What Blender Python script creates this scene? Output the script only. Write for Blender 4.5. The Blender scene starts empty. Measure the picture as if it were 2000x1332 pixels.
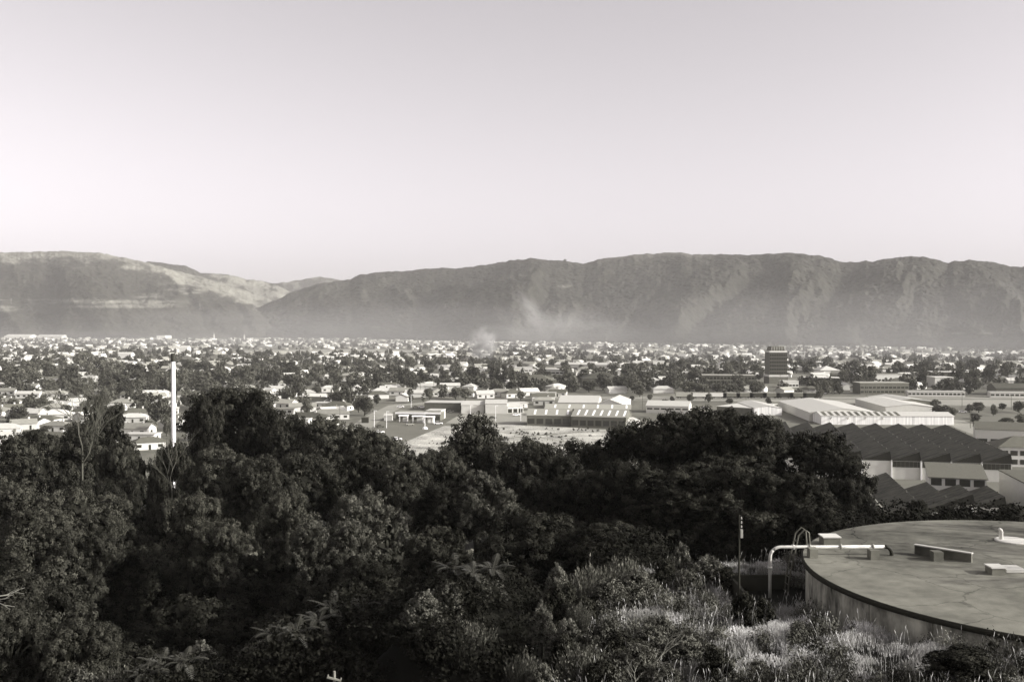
import bpy, math, random
import numpy as np
from mathutils import Vector, Matrix, Euler

random.seed(7); rng = np.random.default_rng(7)
SC = bpy.context.scene
COL = SC.collection
R = math.radians
F = 1944.0; HZ = 634.0; CAMZ = 50.0
TH = math.atan((666 - HZ) / F)

# ------------------------------------------------------------------ projection of a photo pixel on a plane
def ray(px, py):
    a = (px - 1000) / F; b = -(py - 666) / F
    return np.array([a, math.cos(TH) + b * math.sin(TH), -math.sin(TH) + b * math.cos(TH)])
def P(px, py, z=0.0):
    d = ray(px, py); t = (z - CAMZ) / d[2]
    return np.array([d[0] * t, d[1] * t, z])
def PY(px, py, Y):
    d = ray(px, py); t = Y / d[1]
    return np.array([d[0] * t, Y, CAMZ + d[2] * t])

# ------------------------------------------------------------------ noise
def _hash(ix, iy, s):
    h = (ix.astype(np.int64) * 374761393 + iy.astype(np.int64) * 668265263 + s * 974711) & 0x7fffffff
    h = ((h ^ (h >> 13)) * 1274126177) & 0x7fffffff
    h = h ^ (h >> 16)
    return (h & 0xffffff) / float(0xffffff)
def vnoise(x, y, s=0):
    x = np.asarray(x, float); y = np.asarray(y, float)
    ix = np.floor(x); iy = np.floor(y); fx = x - ix; fy = y - iy
    fx = fx * fx * (3 - 2 * fx); fy = fy * fy * (3 - 2 * fy)
    a = _hash(ix, iy, s); b = _hash(ix + 1, iy, s); c = _hash(ix, iy + 1, s); d = _hash(ix + 1, iy + 1, s)
    return (a * (1 - fx) + b * fx) * (1 - fy) + (c * (1 - fx) + d * fx) * fy
def fbm(x, y, s=0, o=4):
    v = 0; a = .5; t = 0; x = np.asarray(x, float); y = np.asarray(y, float); x, y = .82 * x - .57 * y, .57 * x + .82 * y
    for k in range(o):
        if k: x, y = .8 * x - .6 * y, .6 * x + .8 * y
        v = v + a * vnoise(np.asarray(x) * 2 ** k + 17.3 * k, np.asarray(y) * 2 ** k + 9.1 * k, s + k); t += a; a *= .5
    return v / t

# ------------------------------------------------------------------ mesh helpers
def np_mesh(name, V, Fq, m=None, smooth=False, attr=None):
    V = np.asarray(V, np.float32).reshape(-1, 3); Fq = np.asarray(Fq, np.int32)
    me = bpy.data.meshes.new(name); n, k = Fq.shape
    me.vertices.add(len(V)); me.vertices.foreach_set('co', V.ravel())
    me.loops.add(n * k); me.loops.foreach_set('vertex_index', Fq.ravel())
    me.polygons.add(n); me.polygons.foreach_set('loop_start', np.arange(0, n * k, k, dtype=np.int32))
    me.polygons.foreach_set('loop_total', np.full(n, k, np.int32))
    if smooth: me.polygons.foreach_set('use_smooth', np.ones(n, bool))
    me.update(calc_edges=True)
    if attr is not None:
        at = me.attributes.new('tone', 'FLOAT', 'POINT'); at.data.foreach_set('value', np.asarray(attr, np.float32))
    if m: me.materials.append(m)
    return me
class MB:
    def __init__(s): s.v = []; s.f = []
    def add(s, vs, fs):
        o = len(s.v); s.v += [tuple(map(float, v)) for v in vs]; s.f += [tuple(o + i for i in f) for f in fs]; return s
    def box(s, x0, y0, z0, x1, y1, z1):
        return s.add([(x0,y0,z0),(x1,y0,z0),(x1,y1,z0),(x0,y1,z0),(x0,y0,z1),(x1,y0,z1),(x1,y1,z1),(x0,y1,z1)],
                     [(0,3,2,1),(4,5,6,7),(0,1,5,4),(1,2,6,5),(2,3,7,6),(3,0,4,7)])
    def hexa(s, b, t):
        return s.add(list(b) + list(t), [(0,3,2,1),(4,5,6,7),(0,1,5,4),(1,2,6,5),(2,3,7,6),(3,0,4,7)])
    def tube(s, pts, rad, n=8, cap=True):
        pts = [Vector(p) for p in pts]
        if not hasattr(rad, '__len__'): rad = [rad] * len(pts)
        vs = []; fs = []
        for i, p in enumerate(pts):
            d = (pts[min(i + 1, len(pts) - 1)] - pts[max(i - 1, 0)]).normalized()
            u = d.orthogonal().normalized() if i == 0 else (u - d * u.dot(d)).normalized()
            w = d.cross(u)
            for k in range(n):
                a = 2 * math.pi * k / n; vs.append(p + (u * math.cos(a) + w * math.sin(a)) * rad[i])
        for i in range(len(pts) - 1):
            for k in range(n):
                fs.append((i*n+k, i*n+(k+1)%n, (i+1)*n+(k+1)%n, (i+1)*n+k))
        if cap: fs += [tuple(range(n))[::-1], tuple((len(pts)-1)*n+k for k in range(n))]
        return s.add(vs, fs)
    def lathe(s, prof, n=24, c=(0,0)):
        vs = []; fs = []
        for r, z in prof:
            for k in range(n):
                a = 2*math.pi*k/n; vs.append((c[0]+r*math.cos(a), c[1]+r*math.sin(a), z))
        for i in range(len(prof)-1):
            for k in range(n): fs.append((i*n+k, i*n+(k+1)%n, (i+1)*n+(k+1)%n, (i+1)*n+k))
        return s.add(vs, fs)
    def mesh(s, name, m=None, smooth=False):
        me = bpy.data.meshes.new(name); me.from_pydata(s.v, [], s.f); me.update()
        if smooth: me.polygons.foreach_set('use_smooth', [True]*len(me.polygons))
        if m: me.materials.append(m)
        return me
def obj(name, me, parent=None, loc=None):
    o = bpy.data.objects.new(name, me); COL.objects.link(o)
    if parent: o.parent = parent
    if loc is not None: o.location = loc
    return o
def tag(o, label=None, cat=None, group=None, kind=None):
    if label: o['label'] = label
    if cat: o['category'] = cat
    if group: o['group'] = group
    if kind: o['kind'] = kind
    return o
def thing(name, label, cat, loc=(0,0,0), rz=0.0, group=None, sc=None):
    o = bpy.data.objects.new(name, None); COL.objects.link(o); o.empty_display_size = .5
    o.location = tuple(map(float, loc)); o.rotation_euler = (0, 0, rz)
    if sc: o.scale = sc
    return tag(o, label, cat, group)
def struct(name, me, label=None): return tag(obj(name, me), kind='structure')

# ------------------------------------------------------------------ materials (toned monochrome print)
def tone(v):          # neutral greys with the print's olive darks and mauve lights
    k = min(1, max(0, v)) ** .5
    return (v * 1.0, v * (.985 - .01*(1-k)), v * (.70 + .265 * k), 1)
def mat(name, v, rough=.85, var=0.0, scale=1.0, var2=0.0, scale2=.1, bump=0.0, bscale=None, attr=None, hi=None,
        rnd=0.0, stretch=None, spec=.08, metal=0.0, coord='Object', crack=0):
    m = bpy.data.materials.new(name); m.use_nodes = True
    nt = m.node_tree; N = nt.nodes; L = nt.links; b = N['Principled BSDF']
    b.inputs['Roughness'].default_value = rough; b.inputs['Specular IOR Level'].default_value = spec
    b.inputs['Metallic'].default_value = metal
    b.inputs['Base Color'].default_value = tone(v)
    tc = N.new('ShaderNodeTexCoord'); src = tc.outputs['Object']
    if coord == 'World':
        g = N.new('ShaderNodeNewGeometry'); src = g.outputs['Position']
    if stretch:
        mp = N.new('ShaderNodeMapping'); mp.inputs['Scale'].default_value = stretch; L.new(src, mp.inputs[0]); src = mp.outputs[0]
    def noise(sc, det=4, ro=.6):
        n = N.new('ShaderNodeTexNoise'); n.inputs['Scale'].default_value = sc; n.inputs['Detail'].default_value = det
        n.inputs['Roughness'].default_value = ro; L.new(src, n.inputs['Vector']); return n.outputs['Fac']
    def math_(op, a, c):
        n = N.new('ShaderNodeMath'); n.operation = op
        for i, x in enumerate((a, c)):
            if isinstance(x, (int, float)): n.inputs[i].default_value = x
            else: L.new(x, n.inputs[i])
        return n.outputs[0]
    fac = None
    def addf(o, amt):
        nonlocal fac
        t = math_('MULTIPLY', math_('SUBTRACT', o, .5), amt * 2)
        fac = math_('ADD', 1.0, t) if fac is None else math_('ADD', fac, t)
    if var: addf(noise(scale), var * 1.6)
    if var2: addf(noise(scale2, 3), var2 * 1.6)
    if rnd:
        oi = N.new('ShaderNodeObjectInfo'); addf(oi.outputs['Random'], rnd)
    if crack:
        v_ = N.new('ShaderNodeTexVoronoi'); v_.feature = 'DISTANCE_TO_EDGE'; v_.inputs['Scale'].default_value = crack
        nz = N.new('ShaderNodeTexNoise'); nz.inputs['Scale'].default_value = 1.2; nz.inputs['Detail'].default_value = 5; L.new(src, nz.inputs['Vector'])
        ad = N.new('ShaderNodeVectorMath'); ad.operation = 'ADD'; L.new(src, ad.inputs[0]); L.new(nz.outputs['Color'], ad.inputs[1]); L.new(ad.outputs[0], v_.inputs['Vector'])
        mr = N.new('ShaderNodeMapRange'); mr.inputs[1].default_value = 0; mr.inputs[2].default_value = .012; mr.inputs[3].default_value = -.45; mr.inputs[4].default_value = 0
        L.new(v_.outputs['Distance'], mr.inputs[0]); fac = math_('ADD', fac, mr.outputs[0])
    base = None
    if attr:
        at = N.new('ShaderNodeAttribute'); at.attribute_name = attr
        mx = N.new('ShaderNodeMix'); mx.data_type = 'RGBA'
        mx.inputs[6].default_value = tone(v); mx.inputs[7].default_value = tone(hi)
        L.new(at.outputs['Fac'], mx.inputs[0]); base = mx.outputs[2]
    if fac is not None or base is not None:
        if fac is not None:
            fac = math_('MAXIMUM', fac, .05)
            vm = N.new('ShaderNodeVectorMath'); vm.operation = 'SCALE'
            if base is None: vm.inputs[0].default_value = tone(v)[:3]
            else: L.new(base, vm.inputs[0])
            L.new(fac, vm.inputs['Scale']); base = vm.outputs[0]
        L.new(base, b.inputs['Base Color'])
    if bump:
        bp = N.new('ShaderNodeBump'); bp.inputs['Strength'].default_value = 1; bp.inputs['Distance'].default_value = bump
        L.new(noise(bscale or scale, 5, .65), bp.inputs['Height']); L.new(bp.outputs[0], b.inputs['Normal'])
    return m
M = {}
M['plain'] = mat('plain_grass', .13, var=.5, scale=.02, var2=.35, scale2=.15, coord='World', bump=.3, bscale=.4)
M['soil'] = mat('hill_soil', .008, var=.4, scale=.5)
M['bushhill'] = mat('bush_hillside', .025, var=.4, scale=.06, var2=.4, scale2=.008, attr='tone', hi=.17, coord='World', bump=6, bscale=.07)
M['dry'] = mat('dry_field', .36, var=.9, scale=1.1, var2=.7, scale2=.07, coord='World')
M['asph'] = mat('asphalt', .14, var=.15, scale=.08, coord='World')
M['road'] = mat('pale_road', .26, var=.15, scale=.05, coord='World')
M['gravel'] = mat('riverbed_gravel', .42, var=.3, scale=.01, coord='World')
M['conc'] = mat('weathered_concrete', .15, var=.8, scale=.16, var2=.3, scale2=1.6, bump=.004, bscale=30, coord='World', crack=.22)
M['roof_light'] = mat('pale_roof', .46, .6, var=.12, scale=.4, rnd=.15)
M['roof_mid'] = mat('grey_tile_roof', .25, var=.12, scale=.6, rnd=.25)
M['roof_dark'] = mat('dark_tile_roof', .09, var=.2, scale=.5, rnd=.3)
M['roof_white'] = mat('white_iron_roof', .46, .5, var=.06, scale=.5)
M['wall_white'] = mat('white_weatherboard', .54, var=.05, scale=.6)
M['wall_cream'] = mat('cream_wall', .5, var=.08, scale=.5, rnd=.2)
M['wall_brick'] = mat('dark_brick', .13, var=.2, scale=.5)
M['glass'] = mat('window_glass', .03, .15, spec=.5)
M['saw'] = mat('sawtooth_roofing', .05, .8, var=.9, scale=.6, var2=.8, scale2=2.5, stretch=(.12,1,1))
M['stain'] = mat('streaked_white_wall', .72, var=.5, scale=.5, var2=.12, scale2=2., stretch=(1.3,1.3,.04))
M['tankwall'] = mat('stained_tank_wall', .25, var=1.3, scale=1.0, var2=.6, scale2=3, stretch=(1,1,.45))
M['rim'] = mat('tarred_rim', .03, var=.3, scale=4)
M['metalw'] = mat('white_painted_pipe', .46, .5, var=.5, scale=2.5, spec=.4)
M['metalg'] = mat('galvanised_pipe', .3, .5, var=.2, scale=3, spec=.4)
M['darkm'] = mat('dark_painted_metal', .03, .5)
M['paintw'] = mat('white_paint', .85, .5, var=.04, scale=1)
M['wood'] = mat('grey_timber', .12, var=.2, scale=2)
M['bark'] = mat('grey_bark', .022, var=.3, scale=2)
M['bone'] = mat('bleached_branch', .22, var=.2, scale=3)
M['bark2'] = mat('pale_bark', .09, var=.3, scale=2)
M['leaf'] = mat('broad_leaves', .011, .6, attr='tone', hi=.06, rnd=.3, spec=.03)
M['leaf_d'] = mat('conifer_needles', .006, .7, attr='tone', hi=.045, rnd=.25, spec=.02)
M['leaf_p'] = mat('pale_leaves', .022, .6, attr='tone', hi=.11, rnd=.25, spec=.04)
M['leaf_t'] = mat('town_leaves', .045, .7, attr='tone', hi=.095, rnd=.45, spec=.02)
M['scrubm'] = mat('scrub_leaves', .018, .6, attr='tone', hi=.15, rnd=.3, spec=.05)
M['fern'] = mat('fern_fronds', .045, .6, var=.2, scale=6, spec=.3)
M['grass'] = mat('tall_dry_grass', .09, .7, attr='tone', hi=.9, spec=.03)
M['shed'] = mat('tarred_timber', .035, var=.3, scale=2)

# ------------------------------------------------------------------ terrain
SHL = [
 (827,1140,105,38,'leafy',0,'glossy leaved round shrub left of the fern crowns'),
 (873,1128,100,39,'fine',0,'fine leaved mound right behind the glossy shrub'),
 (930,1118,80,40,'fine',1,'fine leaved mound under the three fern crowns'),
 (965,1128,70,40,'leafy',1,'shrub at the right end of the fern mound'),
 (912,1200,120,36,'broom',0,'feathery shrub below the glossy leaved one'),
 (1090,1092,60,42,'leafy',2,'shrub with upright pale shoots right of the ferns'),
 (1085,1130,70,40,'dark',0,'dark low shrub below the upright shoots'),
 (1160,1085,120,44,'broom',1,'tall grassy broom bush at the hill edge'),
 (1222,1075,90,45,'broom',0,'second broom bush right of the tall one'),
 (1240,1105,130,43,'fine',2,'wide fluffy shrub beside the pale grass'),
 (1190,1120,110,42,'fine',0,'fluffy shrub left of the wide one'),
 (1330,1050,60,47,'leafy',0,'upright shrub against the black trees'),
 (1300,1085,90,46,'dark',1,'dark shrub left of the upright one'),
 (1385,1080,120,46,'fine',1,'bushy mound left of the steel pole'),
 (1420,1100,80,45,'dark',2,'dark bush directly left of the steel pole'),
 (1345,1105,90,45,'fine',2,'mound in front of the upright shrub'),
 (1455,1145,70,38,'dark',0,'black round bush at the foot of the valve chamber'),
 (1490,1162,60,38,'dark',1,'black low bush right of the round one'),
 (1110,1195,100,35,'leafy',1,'pale leaved shrub in the middle of the near slope'),
 (1130,1170,50,36,'broom',0,'spiky pale tuft on the near slope'),
 (1060,1165,60,37,'leafy',2,'small pale shrub left of the spiky tuft'),
 (1190,1200,100,35,'fine',1,'shrub above the bleached branches'),
 (1290,1195,100,35,'fine',0,'twiggy shrub around the bleached branches'),
 (1150,1250,130,32,'broom',1,'spiky shrub at the bottom centre'),
 (1250,1245,120,32,'fine',2,'scrubby bush left of the bleached branches'),
 (1030,1262,90,32,'broom',0,'grassy shrub at the bottom left of the slope'),
 (1340,1230,110,33,'leafy',0,'pale leaved bush right of the bleached branches'),
 (390,1245,95,40,'leafy',2,'round leafy shrub between fern fronds at lower left'),
 (505,1240,110,40,'leafy',0,'leafy shrub below the left fern row'),
 (560,1228,80,41,'leafy',1,'leafy shrub under the two fern fans'),
 (700,1180,90,43,'leafy',2,'leafy tuft between the ferns and the glossy shrub'),
 (640,1200,60,42,'fine',0,'low leaves beneath the fern at the row top'),
 (760,1165,70,42,'fine',1,'low shrub joining the glossy one on the left'),
 (1215,1225,110,33.5,'dark',0,'dark tangled bush above the dead branches, left one'),
 (1270,1215,110,34,'fine',1,'dark tangled bush above the dead branches, right one'),
 (1100,1230,110,33,'dark',1,'dark low bush left of the dead branches'),
 (1180,1280,120,31,'dark',2,'dark bush at the bottom edge below the dead branches'),
 (1300,1290,110,31,'fine',2,'scrubby bush at the bottom edge right of the dead branches'),
 (1060,1290,110,31,'fine',1,'scrubby bush at the bottom edge left of the dead branches'),
 (1110,1130,70,41,'dark',1,'dark bush between the upright shoots and the broom'),
 (1140,1150,80,39.5,'dark',2,'shaded bush below the tall broom bush'),
 (1390,1290,80,31.5,'leafy',1,'small pale bush in the grass at the bottom'),
 (1480,1285,70,31.5,'fine',1,'small scrubby bush in the grass below the chamber'),
 (1560,1205,60,34,'fine',0,'small bush at the left end of the tank wall'),
 (1880,1252,160,29.3,'dark',2,'dark low bush before the tank at right',None,.5),
 (1400,1250,90,31,'dark',0,'dark shrub in the grass near the bottom'),
 (230,1290,140,38,'broom',1,'feathery plants at the bottom left'),
 (160,1290,120,38,'leafy',0,'leafy plants below the big left clump'),
]
FERNS = [(888,1104,41,1.15,1,'tree fern crown at the left of the fern group on the mound'),(925,1112,40,.9,2,'middle tree fern crown of the group on the mound'),(962,1104,41,1.1,3,'right tree fern crown of the group on the mound'),
           (652,1180,42,1.2,4,'tree fern at the top of the left fern row'),(622,1204,41,1.1,5,'tree fern just below the top one in the left row'),(578,1228,39,1.1,6,'tree fern with fan shaped fronds, right of the pair'),(534,1230,39,1.1,7,'tree fern with fan shaped fronds, left of the pair'),
           (318,1288,37,1.15,8,'tree fern with upright frond at the bottom left'),(285,1310,36,1.0,9,'lowest tree fern at the bottom left'),(360,1285,37,1.1,10,'tree fern left of the round leafy shrub'),(705,1178,42,1.0,11,'tree fern with long side frond above the leafy tuft')]
BUMPS = []
def T(x, y):
    x = np.asarray(x, float); y = np.asarray(y, float)
    near = np.where(y < 28, 48.3 - .33 * y, 39.06 - (y - 28) * .075)
    near = np.minimum(near, 48.2)
    near = np.where(y > 52, 39.06 - 24 * .075, near) + np.clip(.07 * (x - 8), -1, .9) * np.clip((y-20)/10, 0, 1)
    lx = -1 + (y - 20) * .25
    d = np.maximum(0, (lx - x) * .97)
    d1 = 13 * (1 - np.exp(-.62 * d / 13))
    d2 = .25 * np.maximum(0, y - 51)
    d3 = .25 * np.maximum(0, x - 45)
    z = near - d1 - d2 - d3 + (fbm(x * .15, y * .15, 5) - .5) * .9 * np.clip((300 - y) / 100, 0, 1)
    d4 = np.hypot(x - 22.8, y - 40.3)
    w = np.clip((d4 - 10.45) / .5, 0, 1)
    for bx, by, bz, br in BUMPS:
        dd_ = np.hypot(x - bx, y - by); z = np.where(dd_ < br + 12, np.maximum(z, bz - .06 * dd_ - 1.0 * np.maximum(0, dd_ - br)), z)
    z = np.where(z < 6, 6 * np.exp((z - 6) / 6), z)
    z = z * w + np.minimum(z, 37.9) * (1 - w)
    return z * np.clip((230 - y) / 40, 0, 1) * np.clip((600 - np.abs(x)) / 200, 0, 1)
def mk_bumps():
    out = []
    for t in SHL:
        px, yt, w, Y, kind = t[:5]; zs = t[8] if len(t) > 8 else 1.0
        p = PY(px, yt, Y); sc = w*Y/F/2/1.25; H = {'leafy':2.3,'fine':1.95,'dark':2.05,'broom':1.95}[kind]
        gz = p[2] - H*sc*zs + .12; g0 = float(T(p[0], Y))
        if gz > g0 + .3 and Y < 44.5 and px < 1000: out.append((p[0], Y, gz, sc*.9))
    for t in FERNS:
        p = PY(t[0], t[1], t[2]); gz = p[2] - t[3]*.3 - .75; g0 = float(T(p[0], t[2]))
        if gz > g0 + .2: out.append((p[0], t[2], gz, .5))
    BUMPS.extend(out)
mk_bumps()
def axis(segs):
    a = []
    for s, e, st in segs: a += list(np.arange(s, e, st))
    return np.array(a + [segs[-1][1]], float)
def grid_mesh(name, X, Y, Z, m, attr=None):
    ny, nx = X.shape
    V = np.stack([X, Y, Z], -1).reshape(-1, 3)
    i = np.arange(nx - 1)[None, :] + nx * np.arange(ny - 1)[:, None]
    Fq = np.stack([i, i + 1, i + nx + 1, i + nx], -1).reshape(-1, 4)
    return np_mesh(name, V, Fq, m, True, None if attr is None else attr.ravel())
ax = axis([(-6500, -700, 400), (-700, -120, 20), (-120, -30, 2.5), (-30, 60, .7), (60, 160, 3), (160, 700, 20), (700, 6500, 400)])
ay = axis([(-250, -20, 10), (-20, 20, 2), (20, 60, .6), (60, 240, 3), (240, 600, 60), (600, 8500, 400)])
GX, GY = np.meshgrid(ax, ay)
GZ = T(GX, GY)
gm = grid_mesh('ground', GX, GY, GZ, M['plain'])
gm.materials.append(M['soil'])
pc = np.zeros(len(gm.polygons), np.int32)
cz = GZ[:-1, :-1].ravel(); pc[(cz > .05) | ((GY[:-1,:-1].ravel() < 300) & (GX[:-1,:-1].ravel() < 60))] = 1; gm.polygons.foreach_set('material_index', pc)
struct('ground', gm)

def interp(tab, x):
    t = np.array(tab, float); return np.interp(x, t[:, 0], t[:, 1])
def hill(name, ridge, D0, D1, x0, x1, nx, ny, seed, spur=50, freq=90., grassf=None, skew=.6, jag=12, pw=1.0, pyfoot=None):
    xs = np.linspace(x0, x1, nx); ts = np.concatenate([np.linspace(-.02, 1, ny), np.linspace(1.03, 1.5, 14)])
    XX, TT = np.meshgrid(xs, ts)
    yr = interp(ridge, xs) + (fbm(xs / 14, xs * 0, seed + 40, 3) - .5) * 5
    d0 = interp(D0, xs); d1 = interp(D1, xs)
    zr = CAMZ + (HZ - yr) / F * d1
    D = d0[None] + (d1 - d0)[None] * TT
    # spurs run down the slope, skewed
    tt = np.clip(TT, 0, 1)
    w1 = fbm(XX / 120, TT * 2.0, seed + 9, 4) - .5; w2 = fbm(XX / 90 + 7, TT * 2.5, seed + 19, 4) - .5
    u = XX / freq + skew * TT + 1.6 * w1; v_ = TT * 1.5 + 1.2 * w2
    n1 = .35 * (1 - np.abs(2 * fbm(u, v_, seed, 1) - 1)) + .65 * fbm(u * 1.2, v_, seed + 60, 2)
    n2 = fbm(u * 2.3 + w2, v_ * 1.8, seed + 3, 2)
    n3 = fbm(u * 5.1 + w1, v_ * 4.5, seed + 4, 2)
    n4 = fbm(XX / 9, TT * 36, seed + 6, 3)
    nn = n1 * .68 + n2 * .24 + n3 * .09 + n4 * .05
    env = np.sin(np.pi * tt ** .75) ** .7
    D2 = D - (n1 * .10 + n2 * .05) * (d1 - d0)[None] * env
    zz = zr[None] * tt ** pw
    zz = np.where(TT > 1, zr[None] * (1 - (TT - 1) * 1.3), zz)
    zz = zz + env * spur * (1 + .45 * sm(1400, 1700, XX)) * (nn - .5) + (fbm(XX / 7, TT * 110, seed + 5, 3) - .5) * jag * np.clip(tt * 8, 0, 1) * np.clip((1.02 - tt) * 12, .3, 1)
    zz = np.where(TT < .0, -1.5, zz)
    a = (XX - 1000) / F
    g = np.zeros_like(XX)
    if grassf is not None:
        py = HZ + (CAMZ - zz) / D2 * F
        g = grassf(XX, py, TT, n1)
    g = g + .28 * (fbm(XX / 6, TT * 100, seed + 50, 3) - .4)
    return struct(name, grid_mesh(name, a * D2, D2, zz, M['bushhill'], np.clip(g, 0, 1)))
def sm(a, b, x): t = np.clip((x - a) / (b - a), 0, 1); return t * t * (3 - 2 * t)
main_r = [(300,660),(440,640),(475,622),(500,602),(540,585),(580,568),(620,556),(665,548),(685,546),(700,537),(740,532),(800,529),(830,524),(905,524),(940,518),(1000,508),(1035,505),(1075,508),(1100,511),(1140,516),(1180,504),(1240,498),(1300,494),(1330,493),(1350,497),(1400,497),(1460,498),(1500,496),(1540,495),(1600,500),(1640,511),(1700,511),(1750,503),(1780,500),(1810,503),(1850,513),(1895,508),(1940,513),(1970,521),(2000,521),(2400,530)]
def g_main(X, y, t, n):
    g = .05 * sm(.45, .7, fbm(X / 60, y / 30, 71))
    def patch(cx, cy, w, h): return np.exp(-(((X - cx) / w) ** 2 + ((y - cy) / h) ** 2) ** 2)
    g = g + .5 * patch(1100, 559, 16, 3) + .6 * patch(1870, 651, 14, 1.6) + .6 * patch(1928, 651, 14, 1.6) + .6*patch(733, 639, 10, 1.2)
    g = g + .35 * sm(10, 2, y - interp(main_r, X)) * sm(1420, 1340, X) * sm(1150, 1210, X)
    return g
hill('main_hills', main_r, [(300,4100),(700,3500),(1000,2900),(1300,2650),(2000,2000),(2400,1900)],
     [(300,4300),(480,4400),(700,4500),(1000,4100),(1300,3900),(1700,3300),(2000,3000),(2400,2900)], 300, 2300, 1500, 330, 11, spur=95, freq=120, grassf=g_main, skew=-.9, pw=.95)
left_r = [(-400,505),(0,494),(80,492),(130,491),(200,495),(240,502),(290,514),(330,526),(380,537),(420,548),(460,560),(500,575),(540,590),(600,620),(700,650)]
def g_left(X, y, t, n):
    r = interp(left_r, X); n3 = fbm(X / 22, y / 9, 33)
    g = sm(26, 4, (y - r) + (n3 - .5) * 50) * .8
    g = g + .7 * sm(55, 5, np.abs(y - (520 + (X - 290) * .33)) * 4 + (n3 - .5) * 60) * sm(270, 320, X) * sm(520, 450, X)
    def patch(cx, cy, w, h): return .62 * sm(.25,.5,fbm(X/40,y/2.5,88)) * np.exp(-(((X - cx) / w) ** 2 + ((y - cy - (n3-.5)*6) / h) ** 2) ** 3)
    g = g + patch(170, 588, 110, 4) + patch(270, 592, 100, 5) + patch(290, 578, 30, 5) + patch(5, 604, 35, 6) + patch(360, 566, 38, 3) + patch(375, 573, 20, 3) + patch(240, 599, 120, 3) + patch(5,586,20,2)
    return g
hill('left_hills', left_r, [(-400,3600),(300,3500),(600,3900)], [(-400,4700),(200,4700),(600,5200)], -400, 700, 700, 200, 23, spur=120, freq=90, grassf=g_left, skew=.8, pw=1.0)
back_r = [(200,530),(290,512),(300,513),(330,515),(365,519),(380,526),(392,533),(440,536),(480,545),(520,549),(545,560),(575,572),(620,590),(700,600)]
hill('back_hills', back_r, [(200,4900),(700,5200)], [(200,5500),(700,5900)], 200, 700, 340, 80, 31, spur=70, freq=70,
     grassf=lambda X, y, t, n: sm(.38, .55, fbm(X/18, y/8, 35)) * .75 * sm(385, 420, X), skew=.9)
far_r = [(400,575),(480,562),(520,556),(545,554),(580,548),(600,543),(625,540),(645,543),(665,548),(700,552),(760,560),(900,580)]
hill('far_hills', far_r, [(400,6300),(900,6300)], [(400,7000),(900,7000)], 400, 900, 300, 60, 37, spur=60, freq=60,
     grassf=lambda X, y, t, n: sm(.4, .6, fbm(X/15, y/8, 36)) * .6)

# flat sheets on the plain
def sheet(name, pts, m, z):
    pp = [P(x, y, 0) for x, y in pts]
    me = bpy.data.meshes.new(name); me.from_pydata([(p[0], p[1], z) for p in pp], [], [tuple(range(len(pp)))]); me.update()
    me.materials.append(m)
    if me.polygons[0].normal.z < 0: me.flip_normals()
    return struct(name, me)
def ribbon(name, pts, w, m, z):
    pp = [P(x, y, 0) for x, y in pts]; V = []; Fc = []
    for i, p in enumerate(pp):
        d = pp[min(i+1, len(pp)-1)] - pp[max(i-1, 0)]; d = d[:2] / np.hypot(d[0], d[1]); n = np.array([-d[1], d[0]])
        V += [(p[0]+n[0]*w/2, p[1]+n[1]*w/2, z), (p[0]-n[0]*w/2, p[1]-n[1]*w/2, z)]
        if i: Fc.append((2*i-2, 2*i-1, 2*i+1, 2*i))
    me = bpy.data.meshes.new(name); me.from_pydata(V, [], Fc); me.update(); me.materials.append(m)
    if me.polygons[0].normal.z < 0: me.flip_normals()
    return struct(name, me)
sheet('dry_field', [(700,960),(790,872),(882,833),(1000,829),(1200,840),(1400,850),(1400,960)], M['dry'], .02)
sheet('car_park', [(640,870),(700,838),(735,830),(870,826),(903,829),(880,833),(785,873),(700,900)], M['asph'], .028)
sheet('service_yard', [(870,826),(905,806),(1030,802),(1030,826),(1000,829),(903,829)], M['road'], .024)
ribbon('street', [(700,838),(735,812),(775,792),(840,786)], 11, M['road'], .032)
ribbon('field_track', [(905,838),(1000,846),(1100,862),(1220,880)], 2.6, M['road'], .036)
ribbon('field_track', [(880,862),(1000,855),(1140,843),(1250,842)], 2.0, M['plain'], .040)
ribbon('concrete_path', [(740,892),(785,872),(830,852),(878,832)], 5.5, M['dry'], .036)
sheet('factory_yard', [(1400,835),(1400,812),(1640,800),(1900,800),(2100,850),(2300,1000),(1600,1000)], M['asph'], .02)
ribbon('road', [(1700,802),(1860,822),(1900,838),(1990,870),(2100,900)], 13, M['road'], .03)
sheet('railway_yard', [(1080,780),(1080,774),(1500,774),(2100,776),(2100,800),(1900,792),(1500,784)], M['road'], .02)
ribbon('riverbed', [(640,664),(900,667),(1100,669),(1400,672),(1700,675),(2000,681),(2300,686)], 60, M['gravel'], .02)
sheet('playing_field', [(440,690),(470,684),(700,682),(840,685),(760,690),(560,693)], M['road'], .02)
ribbon('avenue', [(560,760),(600,748),(650,735),(700,728)], 12, M['road'], .026)
ribbon('suburb_road', [(180,790),(230,785),(330,775),(420,765)], 9, M['road'], .03)
for rn_, rp in (('town_street', [(430,722),(560,716),(700,712),(860,716)]), ('town_street', [(820,748),(950,742),(1080,748)]), ('town_street', [(560,700),(640,716),(700,735)]), ('town_street', [(880,700),(960,712),(1000,730)]),
               ('town_street', [(1500,735),(1700,730),(1900,728)]), ('town_street', [(1640,760),(1760,755),(1880,752),(2050,757)]), ('town_street', [(0,730),(120,722),(260,716)]), ('town_street', [(1550,712),(1750,708),(2050,712)])):
    ribbon(rn_, rp, 11, M['road'], .034)
ribbon('suburb_lane', [(-20,783),(60,779),(150,776),(240,772)], 9, M['asph'], .03)

occupied = []     # (x, y, r) kept clear on the plain
def occ(x, y, r): occupied.append((x, y, r))
def free(x, y, r):
    return all((x-a)**2 + (y-b)**2 > (r+c)**2 for a, b, c in occupied)

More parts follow.
